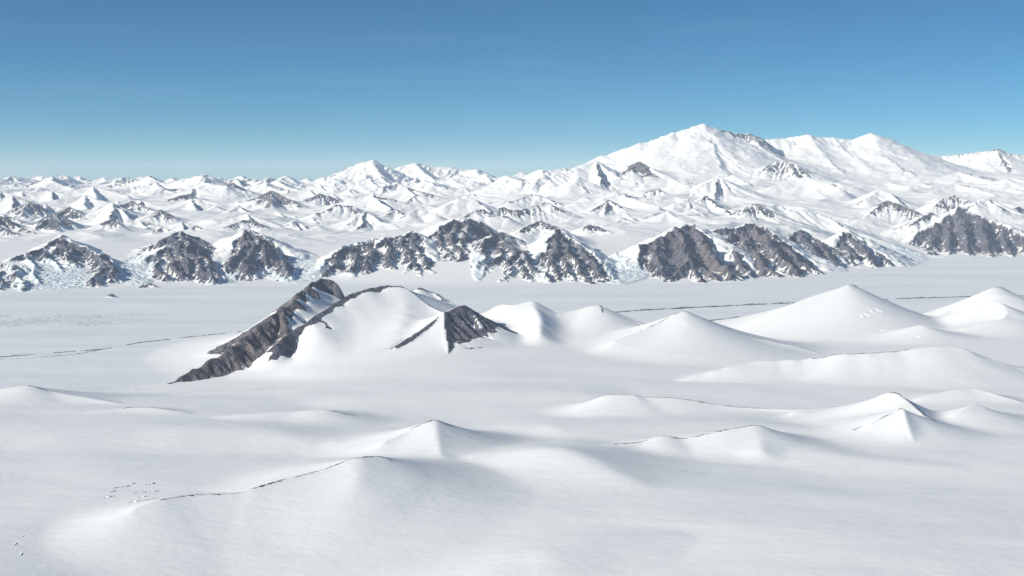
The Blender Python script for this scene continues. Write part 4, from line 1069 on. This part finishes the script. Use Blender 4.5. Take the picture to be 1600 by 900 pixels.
def serac(label, px, py, z, L, wd, h, ang):
    c = on_level(px, py, z)
    for _ in range(6): c = on_level(px, py, height(c[0], c[1]))
    vs, fs = [], []; m = 7
    for q in range(m):
        tq = q / (m - 1) - .5
        ww = wd * (1 - (2 * tq) ** 2 * .8) * rg.uniform(.7, 1.1); hq = h * (1 - (2 * tq) ** 2 * .7) * rg.uniform(.7, 1.1)
        x = c[0] + math.cos(ang) * tq * L - math.sin(ang) * rg.uniform(-.15, .15) * L; y = c[1] + math.sin(ang) * tq * L + math.cos(ang) * rg.uniform(-.12, .12) * L
        zz = height(x, y)
        nx, ny = -math.sin(ang), math.cos(ang)
        vs += [(x - nx * ww, y - ny * ww, zz - 3), (x - nx * ww * .6, y - ny * ww * .6, zz + hq * .55), (x + nx * ww * .3, y + ny * ww * .3, zz + hq * .45), (x + nx * ww * 2, y + ny * ww * 2, zz - 3)]
    for q in range(m - 1):
        b = q * 4
        for e in range(3): fs.append((b + e, b + 4 + e, b + 5 + e, b + 1 + e))
    fs.append((0, 1, 2, 3)); b = (m - 1) * 4; fs.append((b + 3, b + 2, b + 1, b))
    o = mesh_obj('serac', vs, fs, imat, None, tuple(float(v) for v in c))
    o['label'] = label; o['category'] = 'ice block'; o['group'] = grp
grp = 'ice blocks broken out of the snow beside the rock edged hill'
for px, py in [(170, 776), (176, 768), (187, 762), (197, 760), (205, 756), (219, 770), (226, 776), (232, 781), (212, 784), (240, 768), (236, 756)]:
    serac('small broken ice block in the snow beside the long rock edged hill', px, py, 330, rg.uniform(35, 85), rg.uniform(6, 11), rg.uniform(6, 12), rg.uniform(.1, .9))
grp = 'ice blocks in the cracked snow of the nearest slope'
for px, py in [(22, 850), (31, 866), (35, 838)]:
    serac('small cracked ice block on the nearest open slope', px, py, 340, rg.uniform(25, 45), rg.uniform(3, 5), rg.uniform(3, 6), rg.uniform(1.1, 1.9))
grp = 'ice blocks in the saddle below the great snow cone'
for px, py in [(1346, 517), (1354, 516), (1362, 514), (1374, 513), (1380, 517), (1436, 532), (1446, 524), (1450, 518)]:
    serac('small ice block in the saddle below the great snow cone', px, py, 150, rg.uniform(60, 120), rg.uniform(8, 13), rg.uniform(10, 18), rg.uniform(1.7, 2.3))
# ------------------------------------------------------------------ ground sheet to the horizon, haze
vs = [(-170000, -20000, -260), (170000, -20000, -260), (170000, 165000, -260), (-170000, 165000, -260)]
o = mesh_obj('ground', vs, [(0, 1, 2, 3)], umat); o['kind'] = 'structure'

HAZE_D = 7.0e-6
bx0, bx1, by0, by1, bz0, bz1 = -180000, 180000, -30000, 175000, -262, 4300
vs = [(x, y, z) for z in (bz0, bz1) for y in (by0, by1) for x in (bx0, bx1)]
fs = [(0, 2, 3, 1), (4, 5, 7, 6), (0, 1, 5, 4), (2, 6, 7, 3), (0, 4, 6, 2), (1, 3, 7, 5)]
hm = bpy.data.materials.new('thin_haze'); hm.use_nodes = True
t = hm.node_tree
for q in list(t.nodes): t.nodes.remove(q)
ho = t.nodes.new('ShaderNodeOutputMaterial'); hv = t.nodes.new('ShaderNodeVolumePrincipled')
hv.inputs['Color'].default_value = (.66, .78, 1.0, 1)
hv.inputs['Absorption Color'].default_value = (1, 1, 1, 1)
hv.inputs['Density'].default_value = HAZE_D
hv.inputs['Anisotropy'].default_value = -0.1
t.links.new(hv.outputs[0], ho.inputs['Volume'])
o = mesh_obj('haze', vs, fs, hm); o['kind'] = 'stuff'
print('objects', len(bpy.data.objects), 'groups', len(GROUPS))
